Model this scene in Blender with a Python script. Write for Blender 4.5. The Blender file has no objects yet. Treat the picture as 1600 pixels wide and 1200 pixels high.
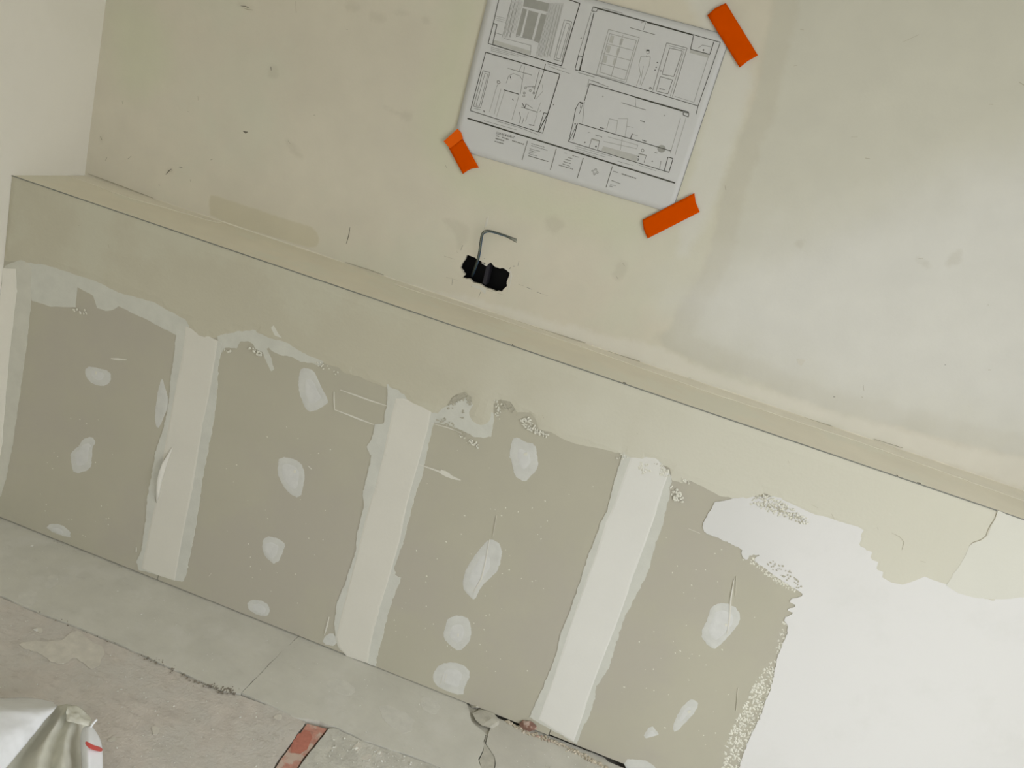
import bpy, bmesh, math, random
import numpy as np
from mathutils import Vector, Matrix, noise as mnoise
from mathutils.geometry import delaunay_2d_cdt

scene = bpy.context.scene
col = scene.collection
random.seed(7)
rng = np.random.default_rng(11)

# ------------------------------------------------------------------ camera
FPX = 1240.0                                   # focal length in pixels of the 1600x1200 frame
CAM = np.array([1.63654, -1.83387, 1.49004])
RT = np.array([0.93888365, 0.20064167, 0.27971487])
UP = np.array([-0.32471668, 0.24648756, 0.91312812])
FW = np.array([-0.11426531, 0.94814915, -0.29657484])
HL = 1.00834                                   # ledge height
DL = 0.26650                                   # ledge depth (upper wall plane at y = DL)
cd = bpy.data.cameras.new('camera'); cam = bpy.data.objects.new('camera', cd); col.objects.link(cam)
cd.sensor_fit = 'HORIZONTAL'; cd.sensor_width = 36.0; cd.lens = FPX / 1600 * 36.0; cd.clip_start = 0.01
cam.matrix_world = Matrix([[RT[0], UP[0], -FW[0], CAM[0]], [RT[1], UP[1], -FW[1], CAM[1]],
                           [RT[2], UP[2], -FW[2], CAM[2]], [0, 0, 0, 1]])
scene.camera = cam

# ------------------------------------------------------------------ world, light, exposure
RX, FY, CZ = 3.45, -3.70, 3.15                 # right wall, front wall (behind the camera), ceiling
WIN = (-2.25, -0.60, 0.15, 2.85)               # window in the right wall: y0, y1, z0, z1
FILL_WIN = (1.90, 3.00, 0.45, 2.85)                # added unseen window behind the camera, for frontal light: x0, x1, z0, z1
SKY, GROUND, EXPO = 9.0, 1.6, -0.09          # overcast sky (zenith value) and ground
w = bpy.data.worlds.new('world'); scene.world = w; w.use_nodes = True
nt = w.node_tree; nt.nodes.clear()
o_ = nt.nodes.new('ShaderNodeOutputWorld'); bg = nt.nodes.new('ShaderNodeBackground')
tc = nt.nodes.new('ShaderNodeTexCoord'); sp = nt.nodes.new('ShaderNodeSeparateXYZ')
def wmath(op, a_, b_):
    n_ = nt.nodes.new('ShaderNodeMath'); n_.operation = op
    for i_, q_ in enumerate((a_, b_)):
        if isinstance(q_, (int, float)): n_.inputs[i_].default_value = q_
        else: nt.links.new(q_, n_.inputs[i_])
    return n_.outputs[0]
nt.links.new(tc.outputs['Generated'], sp.inputs[0])
zz = sp.outputs['Z']
lum = wmath('MULTIPLY', wmath('ADD', wmath('MULTIPLY', wmath('MAXIMUM', zz, 0.0), 2.0), 1.0), SKY / 3)   # evenly overcast: three times brighter overhead
mr = nt.nodes.new('ShaderNodeMapRange'); mr.inputs['From Min'].default_value = -0.05; mr.inputs['From Max'].default_value = 0.02
nt.links.new(zz, mr.inputs['Value'])
vm = nt.nodes.new('ShaderNodeVectorMath'); vm.operation = 'SCALE'; vm.inputs[0].default_value = (0.97, 1.0, 1.07); nt.links.new(lum, vm.inputs['Scale'])
mx = nt.nodes.new('ShaderNodeMix'); mx.data_type = 'RGBA'; mx.inputs[6].default_value = (GROUND, GROUND * .98, GROUND * .92, 1)
nt.links.new(vm.outputs[0], mx.inputs[7]); nt.links.new(mr.outputs[0], mx.inputs[0])
nt.links.new(mx.outputs[2], bg.inputs['Color']); nt.links.new(bg.outputs[0], o_.inputs[0])
def portal(name, w_, h_, loc, rot):
    ld = bpy.data.lights.new(name, 'AREA'); ld.shape = 'RECTANGLE'; ld.size = w_; ld.size_y = h_; ld.cycles.is_portal = True
    lo = bpy.data.objects.new(name, ld); col.objects.link(lo); lo.location = loc; lo.rotation_euler = rot
portal('window_portal', WIN[1] - WIN[0], WIN[3] - WIN[2], (RX + .02, (WIN[0] + WIN[1]) / 2, (WIN[2] + WIN[3]) / 2), (math.pi / 2, 0, math.pi / 2))
portal('window_portal', FILL_WIN[1] - FILL_WIN[0], FILL_WIN[3] - FILL_WIN[2], ((FILL_WIN[0] + FILL_WIN[1]) / 2, FY - .02, (FILL_WIN[2] + FILL_WIN[3]) / 2), (math.pi / 2, 0, 0))  # portal of the added fill window
vs = scene.view_settings
vs.view_transform = 'Standard'; vs.look = 'None'; vs.exposure = EXPO; vs.gamma = 1.0; vs.use_curve_mapping = False

# ------------------------------------------------------------------ photo point -> point on a real surface
def on(px, py, axis, val):
    d = FW + RT * (px - 800) / FPX - UP * (py - 600) / FPX
    t = (val - CAM[axis]) / d[axis]
    return CAM + d * t

PLANES = {  # origin axis, plane value, the two in-plane axes, outward normal
    'F': (1, 0.0, (0, 2), np.array([0, -1.0, 0])),
    'B': (1, DL, (0, 2), np.array([0, -1.0, 0])),
    'G': (2, 0.0, (0, 1), np.array([0, 0, 1.0])),
    'T': (2, HL, (0, 1), np.array([0, 0, 1.0])),
    'L': (0, 0.0, (1, 2), np.array([1.0, 0, 0])),
}
def uv(plane, pts):
    ax, v, (a, b), n = PLANES[plane]
    out = []
    for p in pts:
        q = on(p[0], p[1], ax, v); out.append((q[a], q[b]))
    return np.array(out)
def xyz(plane, P2, h):
    ax, v, (a, b), n = PLANES[plane]
    P2 = np.asarray(P2, float); out = np.zeros((len(P2), 3))
    out[:, a] = P2[:, 0]; out[:, b] = P2[:, 1]; out[:, ax] = v
    return out + np.asarray(h).reshape(-1, 1) * n

# ------------------------------------------------------------------ materials
def mat(name, c, var=.06, scale=6.0, bump=.15, bscale=220.0, rough=.9, feather=None, famp=0.0, fscale=120.0, alpha=1.0, c2=None, c2scale=3.0, c2lo=.5, c2hi=.62, spec=.25, det=6.0):
    m = bpy.data.materials.new(name); m.use_nodes = True
    t = m.node_tree; N = t.nodes; L = t.links
    b = N['Principled BSDF']; out = N['Material Output']
    b.inputs['Roughness'].default_value = rough
    b.inputs['Specular IOR Level'].default_value = spec
    g = N.new('ShaderNodeNewGeometry')
    n1 = N.new('ShaderNodeTexNoise'); n1.inputs['Scale'].default_value = scale; n1.inputs['Detail'].default_value = det; n1.inputs['Roughness'].default_value = .6
    L.new(g.outputs['Position'], n1.inputs['Vector'])
    r = N.new('ShaderNodeMapRange'); r.inputs['From Min'].default_value = .3; r.inputs['From Max'].default_value = .7
    L.new(n1.outputs['Fac'], r.inputs['Value'])
    mixn = N.new('ShaderNodeMix'); mixn.data_type = 'RGBA'
    mixn.inputs[6].default_value = tuple(max(0, x * (1 - var)) for x in c) + (1,)
    mixn.inputs[7].default_value = tuple(min(1, x * (1 + var)) for x in c) + (1,)
    L.new(r.outputs[0], mixn.inputs[0])
    colout = mixn.outputs[2]
    if c2 is not None:
        n2 = N.new('ShaderNodeTexNoise'); n2.inputs['Scale'].default_value = c2scale; n2.inputs['Detail'].default_value = 8; n2.inputs['Roughness'].default_value = .62
        L.new(g.outputs['Position'], n2.inputs['Vector'])
        r2 = N.new('ShaderNodeMapRange'); r2.interpolation_type = 'SMOOTHSTEP'; r2.inputs['From Min'].default_value = c2lo; r2.inputs['From Max'].default_value = c2hi
        L.new(n2.outputs['Fac'], r2.inputs['Value'])
        m2 = N.new('ShaderNodeMix'); m2.data_type = 'RGBA'; m2.inputs[7].default_value = tuple(c2) + (1,)
        L.new(r2.outputs[0], m2.inputs[0]); L.new(colout, m2.inputs[6]); colout = m2.outputs[2]
    L.new(colout, b.inputs['Base Color'])
    if bump > 0:
        n3 = N.new('ShaderNodeTexNoise'); n3.inputs['Scale'].default_value = bscale; n3.inputs['Detail'].default_value = 3
        L.new(g.outputs['Position'], n3.inputs['Vector'])
        n4 = N.new('ShaderNodeTexNoise'); n4.inputs['Scale'].default_value = bscale * .09; n4.inputs['Detail'].default_value = 4
        L.new(g.outputs['Position'], n4.inputs['Vector'])
        ad = N.new('ShaderNodeMath'); ad.operation = 'MULTIPLY_ADD'; ad.inputs[1].default_value = 3.0
        L.new(n4.outputs['Fac'], ad.inputs[0]); L.new(n3.outputs['Fac'], ad.inputs[2])
        bp = N.new('ShaderNodeBump'); bp.inputs['Strength'].default_value = bump; bp.inputs['Distance'].default_value = .002
        L.new(ad.outputs[0], bp.inputs['Height']); L.new(bp.outputs[0], b.inputs['Normal'])
    if feather is not None:
        at = N.new('ShaderNodeAttribute'); at.attribute_name = 'edge'
        n5 = N.new('ShaderNodeTexNoise'); n5.inputs['Scale'].default_value = fscale; n5.inputs['Detail'].default_value = 5
        L.new(g.outputs['Position'], n5.inputs['Vector'])
        ma = N.new('ShaderNodeMath'); ma.operation = 'MULTIPLY_ADD'; ma.inputs[1].default_value = famp * 2; ma.inputs[2].default_value = -famp
        L.new(n5.outputs['Fac'], ma.inputs[0])
        sm = N.new('ShaderNodeMath'); L.new(at.outputs['Fac'], sm.inputs[0]); L.new(ma.outputs[0], sm.inputs[1])
        r5 = N.new('ShaderNodeMapRange'); r5.interpolation_type = 'SMOOTHSTEP'
        r5.inputs['From Max'].default_value = feather; r5.inputs['To Max'].default_value = alpha
        L.new(sm.outputs[0], r5.inputs['Value'])
        tr = N.new('ShaderNodeBsdfTransparent'); ms = N.new('ShaderNodeMixShader')
        L.new(r5.outputs[0], ms.inputs[0]); L.new(tr.outputs[0], ms.inputs[1]); L.new(b.outputs[0], ms.inputs[2])
        L.new(ms.outputs[0], out.inputs['Surface'])
    return m

BOARD = (.515, .49, .385)
M = {}
M['upper'] = mat('cream_wall_plaster', (.745, .70, .575), var=.035, scale=3.0, bump=.12, bscale=160, c2=(.725, .705, .575), c2scale=2.2, c2lo=.48, c2hi=.66)
M['left'] = mat('left_wall_paint', (.85, .82, .725), var=.02, scale=2.5, bump=.06)
M['room'] = mat('room_plaster', (.68, .66, .58), var=.03, scale=2.0, bump=.1)
M['ceil'] = mat('ceiling_paint', (.72, .70, .62), var=.02, scale=2.0, bump=.05)
M['ledge'] = mat('ledge_plaster', (.85, .80, .65), var=.04, scale=5.0, bump=.15, c2=(.84, .81, .665), c2scale=3.5)
M['board'] = mat('plasterboard_paper', BOARD, var=.03, scale=4.0, bump=.05, bscale=400, c2=(.50, .47, .385), c2scale=1.8, c2lo=.45, c2hi=.6)
M['core'] = mat('board_core', (.30, .28, .24), var=.1)
M['top'] = mat('skim_coat', (.59, .56, .435), var=.03, scale=5.0, bump=.18, bscale=140, c2=(.61, .59, .465), c2scale=2.5)
def pale_to_right(m, c):  # blends to a paler colour towards larger x, broken up by noise
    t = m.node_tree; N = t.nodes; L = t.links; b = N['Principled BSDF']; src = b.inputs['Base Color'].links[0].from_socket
    at = N.new('ShaderNodeAttribute'); at.attribute_name = 'pale_x'
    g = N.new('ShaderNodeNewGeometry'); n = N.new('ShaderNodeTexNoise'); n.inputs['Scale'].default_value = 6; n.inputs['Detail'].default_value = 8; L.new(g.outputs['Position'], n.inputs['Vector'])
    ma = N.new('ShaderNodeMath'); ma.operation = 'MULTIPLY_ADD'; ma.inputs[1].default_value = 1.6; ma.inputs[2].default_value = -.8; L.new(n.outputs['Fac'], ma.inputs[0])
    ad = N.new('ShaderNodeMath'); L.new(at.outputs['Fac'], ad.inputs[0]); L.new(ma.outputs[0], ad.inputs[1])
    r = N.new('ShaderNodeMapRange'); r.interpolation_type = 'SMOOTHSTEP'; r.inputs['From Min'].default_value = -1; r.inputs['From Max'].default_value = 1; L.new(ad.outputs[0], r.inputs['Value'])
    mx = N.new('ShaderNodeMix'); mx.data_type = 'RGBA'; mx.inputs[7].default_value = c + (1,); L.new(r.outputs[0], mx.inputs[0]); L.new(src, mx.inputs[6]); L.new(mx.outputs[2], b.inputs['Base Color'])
pale_to_right(M['top'], (.69, .67, .555))
M['joint'] = mat('joint_compound', (.745, .725, .635), var=.025, scale=5.0, bump=.1, bscale=120)
M['joint3'] = mat('fresh_joint_compound', (.785, .775, .71), var=.025, scale=5.0, bump=.1, bscale=120)
M['under'] = mat('under_filler', (.66, .66, .585), var=.05, scale=18.0, bump=.12)
M['patch'] = mat('screw_filler', (.665, .665, .61), var=.06, scale=30.0, bump=.1)
M['core2'] = mat('screw_filler_core', (.70, .70, .66), var=.05, scale=40.0, bump=.1)
M['halo'] = mat('thin_filler', (.66, .66, .58), var=.05, scale=25.0, bump=.12)
M['halof'] = mat('thin_filler_soft', (.655, .645, .555), var=.05, scale=20.0, bump=.1)
M['white'] = mat('white_skim', (.725, .72, .685), var=.02, scale=4.0, bump=.06, bscale=90)
M['crumb'] = mat('cream_plaster_stipple', (.76, .745, .64), var=.08, scale=40, bump=.1)
M['grey_hole'] = mat('bare_paper', (.50, .475, .375), var=.06, scale=60, bump=.1)
M['dark'] = mat('dark_mark', (.20, .185, .14), var=.2, scale=90, bump=0)
M['mid'] = mat('faint_mark', (.47, .435, .32), var=.15, scale=90, bump=0)
M['bead'] = mat('corner_bead', (.27, .27, .235), var=.1, scale=40, bump=0, rough=.7)
M['paper'] = mat('drawing_paper', (.70, .705, .69), var=.012, scale=3, bump=0, rough=.8)
M['ink'] = mat('ink', (.075, .075, .06), var=.1, scale=30, bump=0)
M['ink2'] = mat('grey_ink', (.26, .26, .235), var=.1, scale=30, bump=0)
M['ink3'] = mat('pale_ink', (.47, .47, .44), var=.06, scale=30, bump=0)
M['tint'] = mat('grey_tint', (.40, .40, .365), var=.05, scale=60, bump=0)
M['tint2'] = mat('pale_tint', (.56, .56, .52), var=.05, scale=60, bump=0)
M['orange'] = mat('orange_tape', (.75, .088, .0), var=.03, scale=20, bump=.03, rough=.9, spec=.0)
M['cornerw'] = mat('corner_white', (.87, .845, .75), var=.03, scale=8, bump=.1)
M['orange2'] = mat('orange_tape_fold', (.95, .145, .008), var=.03, scale=20, bump=.03, rough=.9, spec=.0)
M['black'] = mat('black_plastic', (.006, .006, .006), var=.2, scale=20, bump=0, rough=.5)
M['strap'] = mat('dark_grey_plastic', (.035, .033, .042), var=.2, scale=20, bump=0, rough=.6)
M['w_grey'] = mat('grey_wire', (.075, .08, .065), var=.1, bump=0, rough=.45)
M['w_blue'] = mat('blue_wire', (.06, .13, .22), var=.1, bump=0, rough=.45)
M['w_green'] = mat('green_grey_wire', (.16, .20, .17), var=.1, bump=0, rough=.45)
M['slab'] = mat('floor_concrete', (.60, .55, .48), var=.12, scale=16.0, bump=.8, bscale=150, c2=(.58, .55, .485), c2scale=5.0, c2lo=.40, c2hi=.62, det=14)
M['slab2'] = mat('floor_concrete_grey', (.565, .55, .475), var=.14, scale=22.0, bump=.8, bscale=150, c2=(.67, .655, .585), c2scale=14.0, c2lo=.56, c2hi=.70, det=14)
M['panel3'] = mat('floor_panel_dusty', (.55, .53, .455), var=.07, scale=10.0, bump=.3, bscale=170, c2=(.585, .565, .49), c2scale=7.0, c2lo=.48, c2hi=.70, det=13)
M['panel'] = mat('floor_panel_grey', (.60, .585, .505), var=.06, scale=9.0, bump=.25, bscale=170, c2=(.645, .63, .555), c2scale=7.0, c2lo=.48, c2hi=.70, det=13)
def dirt(m, c, sc, lo, hi, al, stretch=(1, 1, 1)):
    """trodden-in dirt: an extra noise layer over the base colour"""
    t = m.node_tree; N = t.nodes; L = t.links; b = N['Principled BSDF']; src = b.inputs['Base Color'].links[0].from_socket
    g = N.new('ShaderNodeNewGeometry'); mp = N.new('ShaderNodeMapping'); mp.inputs['Scale'].default_value = stretch; L.new(g.outputs['Position'], mp.inputs['Vector'])
    n = N.new('ShaderNodeTexNoise'); n.inputs['Scale'].default_value = sc; n.inputs['Detail'].default_value = 12; n.inputs['Roughness'].default_value = .68; L.new(mp.outputs[0], n.inputs['Vector'])
    r = N.new('ShaderNodeMapRange'); r.interpolation_type = 'SMOOTHSTEP'; r.inputs['From Min'].default_value = lo; r.inputs['From Max'].default_value = hi; r.inputs['To Max'].default_value = al; L.new(n.outputs['Fac'], r.inputs['Value'])
    mx = N.new('ShaderNodeMix'); mx.data_type = 'RGBA'; mx.inputs[7].default_value = c + (1,); L.new(r.outputs[0], mx.inputs[0]); L.new(src, mx.inputs[6]); L.new(mx.outputs[2], b.inputs['Base Color'])
dirt(M['slab'], (.42, .375, .315), 26, .50, .72, .55, (1, 2.6, 1)); dirt(M['slab'], (.72, .68, .60), 40, .60, .70, .5)
dirt(M['slab2'], (.40, .38, .31), 34, .52, .74, .5); dirt(M['slab2'], (.76, .75, .69), 60, .63, .70, .6)
dirt(M['panel'], (.47, .45, .38), 20, .54, .78, .4, (1, 1.8, 1)); dirt(M['panel'], (.72, .71, .65), 70, .66, .72, .5)
dirt(M['board'], (.475, .45, .355), 14, .56, .80, .35); dirt(M['top'], (.64, .62, .50), 30, .55, .75, .25, (1, 1, .35)); dirt(M['left'], (.82, .79, .69), 4, .45, .65, .5)
pale_to_right(M['white'], (.80, .79, .755)); dirt(M['white'], (.74, .735, .69), 5, .5, .68, .4); dirt(M['joint'], (.70, .685, .60), 25, .55, .75, .35, (1, 1, .2))
M['red'] = mat('red_painted_strip', (.52, .265, .20), var=.18, scale=70.0, bump=.4, bscale=200, c2=(.58, .45, .365), c2scale=30.0, c2lo=.46, c2hi=.60, det=9)
M['redp'] = mat('red_paint', (.49, .19, .135), var=.15, scale=60.0, bump=.3)
M['stainp'] = mat('plaster_stain', (.64, .605, .52), var=.09, scale=40, bump=.3)
M['panelst'] = mat('panel_dried_plaster', (.63, .615, .54), var=.06, scale=40, bump=.3)
M['stone'] = mat('broken_screed', (.50, .48, .40), var=.12, scale=40, bump=.5)
M['brick'] = mat('brick_red', (.27, .155, .115), var=.4, scale=60, bump=.8, c2=(.46, .36, .29), c2scale=60, c2lo=.5, c2hi=.6)
M['sand'] = mat('sandy_mortar', (.56, .50, .39), var=.25, scale=90, bump=.4)
M['brickc'] = mat('brick_dust', (.46, .335, .265), var=.25, scale=90, bump=.4)
M['chip'] = mat('plaster_chip', (.74, .73, .66), var=.1, scale=60, bump=.2)
M['grit'] = mat('dark_grit', (.26, .23, .18), var=.4, scale=150, bump=.2)
M['sack'] = mat('white_sack_plastic', (.86, .87, .87), var=.04, scale=20, bump=.05, rough=.5, spec=.4)
M['sack2'] = mat('sack_beige_shaded_plastic', (.66, .65, .55), var=.06, scale=20, bump=.05, rough=.5, spec=.4)  # beige rim; on the side, the white plastic's shade put into the colour
M['sackred'] = mat('sack_red_print', (.62, .10, .085), var=.05, scale=20, bump=0, rough=.5)
M['frame'] = mat('window_frame_white', (.75, .75, .72), var=.02, bump=0, rough=.4)
# the upper wall: plaster coats and a soft paler area, slightly different in tone, their outlines stored on the mesh as distances
FILMS = [  # name, colour, softness range (m), noise amount, noise scale, opacity
    ('green', (.70, .715, .53), .10, .35, 9, .6),
    ('pale2', (.765, .755, .675), .03, .5, 22, .75),
    ('right', (.695, .68, .575), .012, .8, 30, 1.0),
    ('band', (.635, .605, .49), .020, .8, 40, .55),
    ('pale', (.82, .815, .775), .24, .40, 7, .62),  # widely feathered, paler towards the lower right
    ('cream', (.81, .78, .68), .018, .8, 35, .75),
    ('olive', (.66, .61, .445), .006, .8, 60, .7),
    ('smudge', (.50, .465, .355), .013, .9, 60, .22),
]
def film_material(m):
    t = m.node_tree; N = t.nodes; L = t.links; b = N['Principled BSDF']
    src = b.inputs['Base Color'].links[0].from_socket
    g = N.new('ShaderNodeNewGeometry')
    for nm, c, rg, amp, sc, al in FILMS:
        at = N.new('ShaderNodeAttribute'); at.attribute_name = 'film_' + nm
        no = N.new('ShaderNodeTexNoise'); no.inputs['Scale'].default_value = sc; no.inputs['Detail'].default_value = 6; no.inputs['Roughness'].default_value = .6
        L.new(g.outputs['Position'], no.inputs['Vector'])
        ma = N.new('ShaderNodeMath'); ma.operation = 'MULTIPLY_ADD'; ma.inputs[1].default_value = amp * 2; ma.inputs[2].default_value = -amp
        L.new(no.outputs['Fac'], ma.inputs[0])
        ad = N.new('ShaderNodeMath'); L.new(at.outputs['Fac'], ad.inputs[0]); L.new(ma.outputs[0], ad.inputs[1])
        r = N.new('ShaderNodeMapRange'); r.interpolation_type = 'SMOOTHSTEP'; r.inputs['From Min'].default_value = -.6; r.inputs['From Max'].default_value = .6; r.inputs['To Max'].default_value = al
        L.new(ad.outputs[0], r.inputs['Value'])
        n2 = N.new('ShaderNodeTexNoise'); n2.inputs['Scale'].default_value = 5; n2.inputs['Detail'].default_value = 8
        mx = N.new('ShaderNodeMix'); mx.data_type = 'RGBA'; mx.inputs[7].default_value = c + (1,)
        L.new(r.outputs[0], mx.inputs[0]); L.new(src, mx.inputs[6]); src = mx.outputs[2]
    # faint overall mottling
    n3 = N.new('ShaderNodeTexNoise'); n3.inputs['Scale'].default_value = 11; n3.inputs['Detail'].default_value = 8; L.new(g.outputs['Position'], n3.inputs['Vector'])
    r3 = N.new('ShaderNodeMapRange'); r3.inputs['From Min'].default_value = .3; r3.inputs['From Max'].default_value = .7; r3.inputs['To Min'].default_value = .975; r3.inputs['To Max'].default_value = 1.025
    L.new(n3.outputs['Fac'], r3.inputs['Value'])
    vm = N.new('ShaderNodeVectorMath'); vm.operation = 'SCALE'; L.new(src, vm.inputs[0]); L.new(r3.outputs[0], vm.inputs['Scale'])
    L.new(vm.outputs[0], b.inputs['Base Color'])
film_material(M['upper'])
M['f_cream'] = mat('ledge_cream', (.87, .825, .69), var=.04, scale=8, bump=.12)
M['f_pale2'] = mat('pale_coat', (.735, .725, .635), var=.02, scale=6, bump=.1)

# ------------------------------------------------------------------ mesh helpers
def link(name, verts, faces, m, parent=None, smooth=False, edge=None):
    me = bpy.data.meshes.new(name); me.from_pydata([tuple(map(float, v)) for v in verts], [], [tuple(map(int, f)) for f in faces]); me.update()
    if edge is not None:
        a = me.attributes.new('edge', 'FLOAT', 'POINT'); a.data.foreach_set('value', np.asarray(edge, np.float32))
    if smooth: me.polygons.foreach_set('use_smooth', [True] * len(me.polygons))
    for mm in (m if isinstance(m, (list, tuple)) else [m]): me.materials.append(mm)
    o = bpy.data.objects.new(name, me); col.objects.link(o)
    if parent is not None: o.parent = parent
    return o
def tag(o, label=None, cat=None, group=None, kind=None):
    if label: o['label'] = label
    if cat: o['category'] = cat
    if group: o['group'] = group
    if kind: o['kind'] = kind
    return o
def empty(name, loc=(0, 0, 0)):
    o = bpy.data.objects.new(name, None); col.objects.link(o); o.location = loc; o.empty_display_size = .05
    return o
def inside(P, poly):
    x, y = P[:, 0], P[:, 1]; c = np.zeros(len(P), bool); n = len(poly)
    for i in range(n):
        x1, y1 = poly[i]; x2, y2 = poly[(i + 1) % n]
        if y1 == y2: continue
        k = ((y1 > y) != (y2 > y)) & (x < (x2 - x1) * (y - y1) / (y2 - y1) + x1)
        c ^= k
    return c
def dist(P, poly):
    A = np.asarray(poly); B = np.roll(A, -1, 0); d = np.full(len(P), 1e9)
    for a, b in zip(A, B):
        ab = b - a; l = ab @ ab
        if l < 1e-14: continue
        t = np.clip((P - a) @ ab / l, 0, 1)
        d = np.minimum(d, np.hypot(*(P - a - t[:, None] * ab).T))
    return d
def jagged(P, step, amp, freq, seed, lock=None):
    """resample a closed outline and push its points in and out"""
    out = []
    n = len(P)
    for i in range(n):
        a, b = P[i], P[(i + 1) % n]; L = np.hypot(*(b - a)); k = max(1, int(L / step))
        nr = np.array([-(b - a)[1], (b - a)[0]]) / max(L, 1e-9)
        for j in range(k):
            q = a + (b - a) * j / k
            v = Vector((q[0] * freq, q[1] * freq, seed * 3.7))
            e = mnoise.noise(v) + .6 * mnoise.noise(v * 2.7) + .4 * mnoise.noise(v * 6.1)
            if lock is not None and lock(q): e = 0
            out.append(q + nr * e * amp)
    return np.array(out)
def smooth_poly(P, it=1):
    for _ in range(it):
        Q = []
        for i in range(len(P)):
            a, b = P[i], P[(i + 1) % len(P)]
            Q += [a * .75 + b * .25, a * .25 + b * .75]
        P = np.array(Q)
    return P
def tri(P2, holes=(), grid=None):
    """constrained triangulation of outline P2 (with holes), optional interior grid points"""
    pts = [Vector((float(p[0]), float(p[1]))) for p in P2]; ed = [(i, (i + 1) % len(P2)) for i in range(len(P2))]
    for h in holes:
        s = len(pts); pts += [Vector((float(p[0]), float(p[1]))) for p in h]; ed += [(s + i, s + (i + 1) % len(h)) for i in range(len(h))]
    if grid:
        lo, hi = P2.min(0), P2.max(0)
        gx, gy = np.meshgrid(np.arange(lo[0] + grid / 2, hi[0], grid), np.arange(lo[1] + grid / 2, hi[1], grid))
        G = np.stack([gx.ravel(), gy.ravel()], 1); G += rng.uniform(-.15, .15, G.shape) * grid
        k = inside(G, P2)
        for h in holes: k &= ~inside(G, h)
        G = G[k]
        if len(G): G = G[dist(G, P2) > grid * .3]
        pts += [Vector((float(p[0]), float(p[1]))) for p in G]
    v, e, f, *_ = delaunay_2d_cdt(pts, ed, [], 0, 1e-7)
    V = np.array([(a.x, a.y) for a in v]); F = np.array([list(t) for t in f if len(t) == 3])
    C = V[F].mean(1); k = inside(C, P2)
    for h in holes: k &= ~inside(C, h)
    F = F[k]
    a, b, c = V[F[:, 0]], V[F[:, 1]], V[F[:, 2]]
    neg = ((b - a)[:, 0] * (c - a)[:, 1] - (b - a)[:, 1] * (c - a)[:, 0]) < 0
    F[neg] = F[neg][:, ::-1]
    return V, F
def border(F):
    s = {}
    for t in F:
        for i in range(3):
            a, b = t[i], t[(i + 1) % 3]
            if (b, a) in s: del s[(b, a)]
            else: s[(a, b)] = 1
    return list(s)
def coat(name, parent, plane, px, t, m, base=0.0, jag=0.0, freq=60, step=.006, grid=None, feather=False, seed=1, sm=0, label=None, uvpts=None, lock=None, kind=None, clip=None, round_=0.0):
    """a layer of plaster / film of thickness t lying on a surface, with an irregular outline"""
    P = np.array(uvpts, float) if uvpts is not None else uv(plane, px)
    if clip is not None: P = clip(P)
    if sm: P = smooth_poly(P, sm)
    if jag > 0: P = jagged(P, step, jag, freq, seed, lock)
    elif feather: P = jagged(P, step, 0, freq, seed)
    V, F = tri(P, grid=grid)
    e = dist(V, P) if (feather or round_) else None
    h = np.full(len(V), t)
    if round_: h = base + (t - base) * np.sqrt(np.clip(e / round_, .12, 1))
    flip = plane in ('F', 'B')
    X = xyz(plane, V, h)
    # face winding: plane normal out of the wall; (x,z) with normal -y is counter-clockwise already, (x,y)/+z and (y,z)/+x too
    faces = [tuple(f) for f in F]
    verts = list(X)
    bd = border(F); mp = {}
    if not feather:
        Xb = xyz(plane, V, np.full(len(V), base))
        for a, b in bd:
            for k in (a, b):
                if k not in mp: mp[k] = len(verts); verts.append(Xb[k])
            faces.append((b, a, mp[a], mp[b]))
        if e is not None: e = np.concatenate([e, np.zeros(len(verts) - len(e))])
    o = link(name, verts, faces, m, parent, edge=e if feather else None)
    if label: o['label'] = label
    if kind: o['kind'] = kind
    return o
def box_vf(x0, x1, y0, y1, z0, z1):
    v = [(x0, y0, z0), (x1, y0, z0), (x1, y1, z0), (x0, y1, z0), (x0, y0, z1), (x1, y0, z1), (x1, y1, z1), (x0, y1, z1)]
    f = [(0, 3, 2, 1), (4, 5, 6, 7), (0, 1, 5, 4), (1, 2, 6, 5), (2, 3, 7, 6), (3, 0, 4, 7)]
    return v, f
def box(name, dims, m, parent=None, kind=None):
    v, f = box_vf(*dims); o = link(name, v, f, m, parent)
    if kind: o['kind'] = kind
    return o
def boxes(name, lst, m, parent=None):
    V, F = [], []
    for d in lst:
        v, f = box_vf(*d); s = len(V); V += v; F += [tuple(i + s for i in q) for q in f]
    return link(name, V, F, m, parent)
def tube(name, pts, r, m, parent=None, seg=8):
    P = [Vector(p) for p in pts]
    # Catmull-Rom refine
    Q = []
    for i in range(len(P) - 1):
        p0, p1, p2, p3 = P[max(i - 1, 0)], P[i], P[i + 1], P[min(i + 2, len(P) - 1)]
        for j in range(6):
            t = j / 6
            Q.append(.5 * ((2 * p1) + (p2 - p0) * t + (2 * p0 - 5 * p1 + 4 * p2 - p3) * t * t + (3 * p1 - p0 - 3 * p2 + p3) * t ** 3))
    Q.append(P[-1])
    V, F = [], []
    ref = Vector((.3, .2, 1)).normalized()
    for i, q in enumerate(Q):
        d = (Q[min(i + 1, len(Q) - 1)] - Q[max(i - 1, 0)]).normalized()
        a = d.cross(ref).normalized(); b = d.cross(a)
        for k in range(seg):
            an = 2 * math.pi * k / seg; V.append(q + (a * math.cos(an) + b * math.sin(an)) * r)
    for i in range(len(Q) - 1):
        for k in range(seg):
            F.append((i * seg + k, i * seg + (k + 1) % seg, (i + 1) * seg + (k + 1) % seg, (i + 1) * seg + k))
    F.append(tuple(range(seg))[::-1]); F.append(tuple(range((len(Q) - 1) * seg, len(Q) * seg)))
    return link(name, V, F, m, parent, smooth=True)
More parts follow.
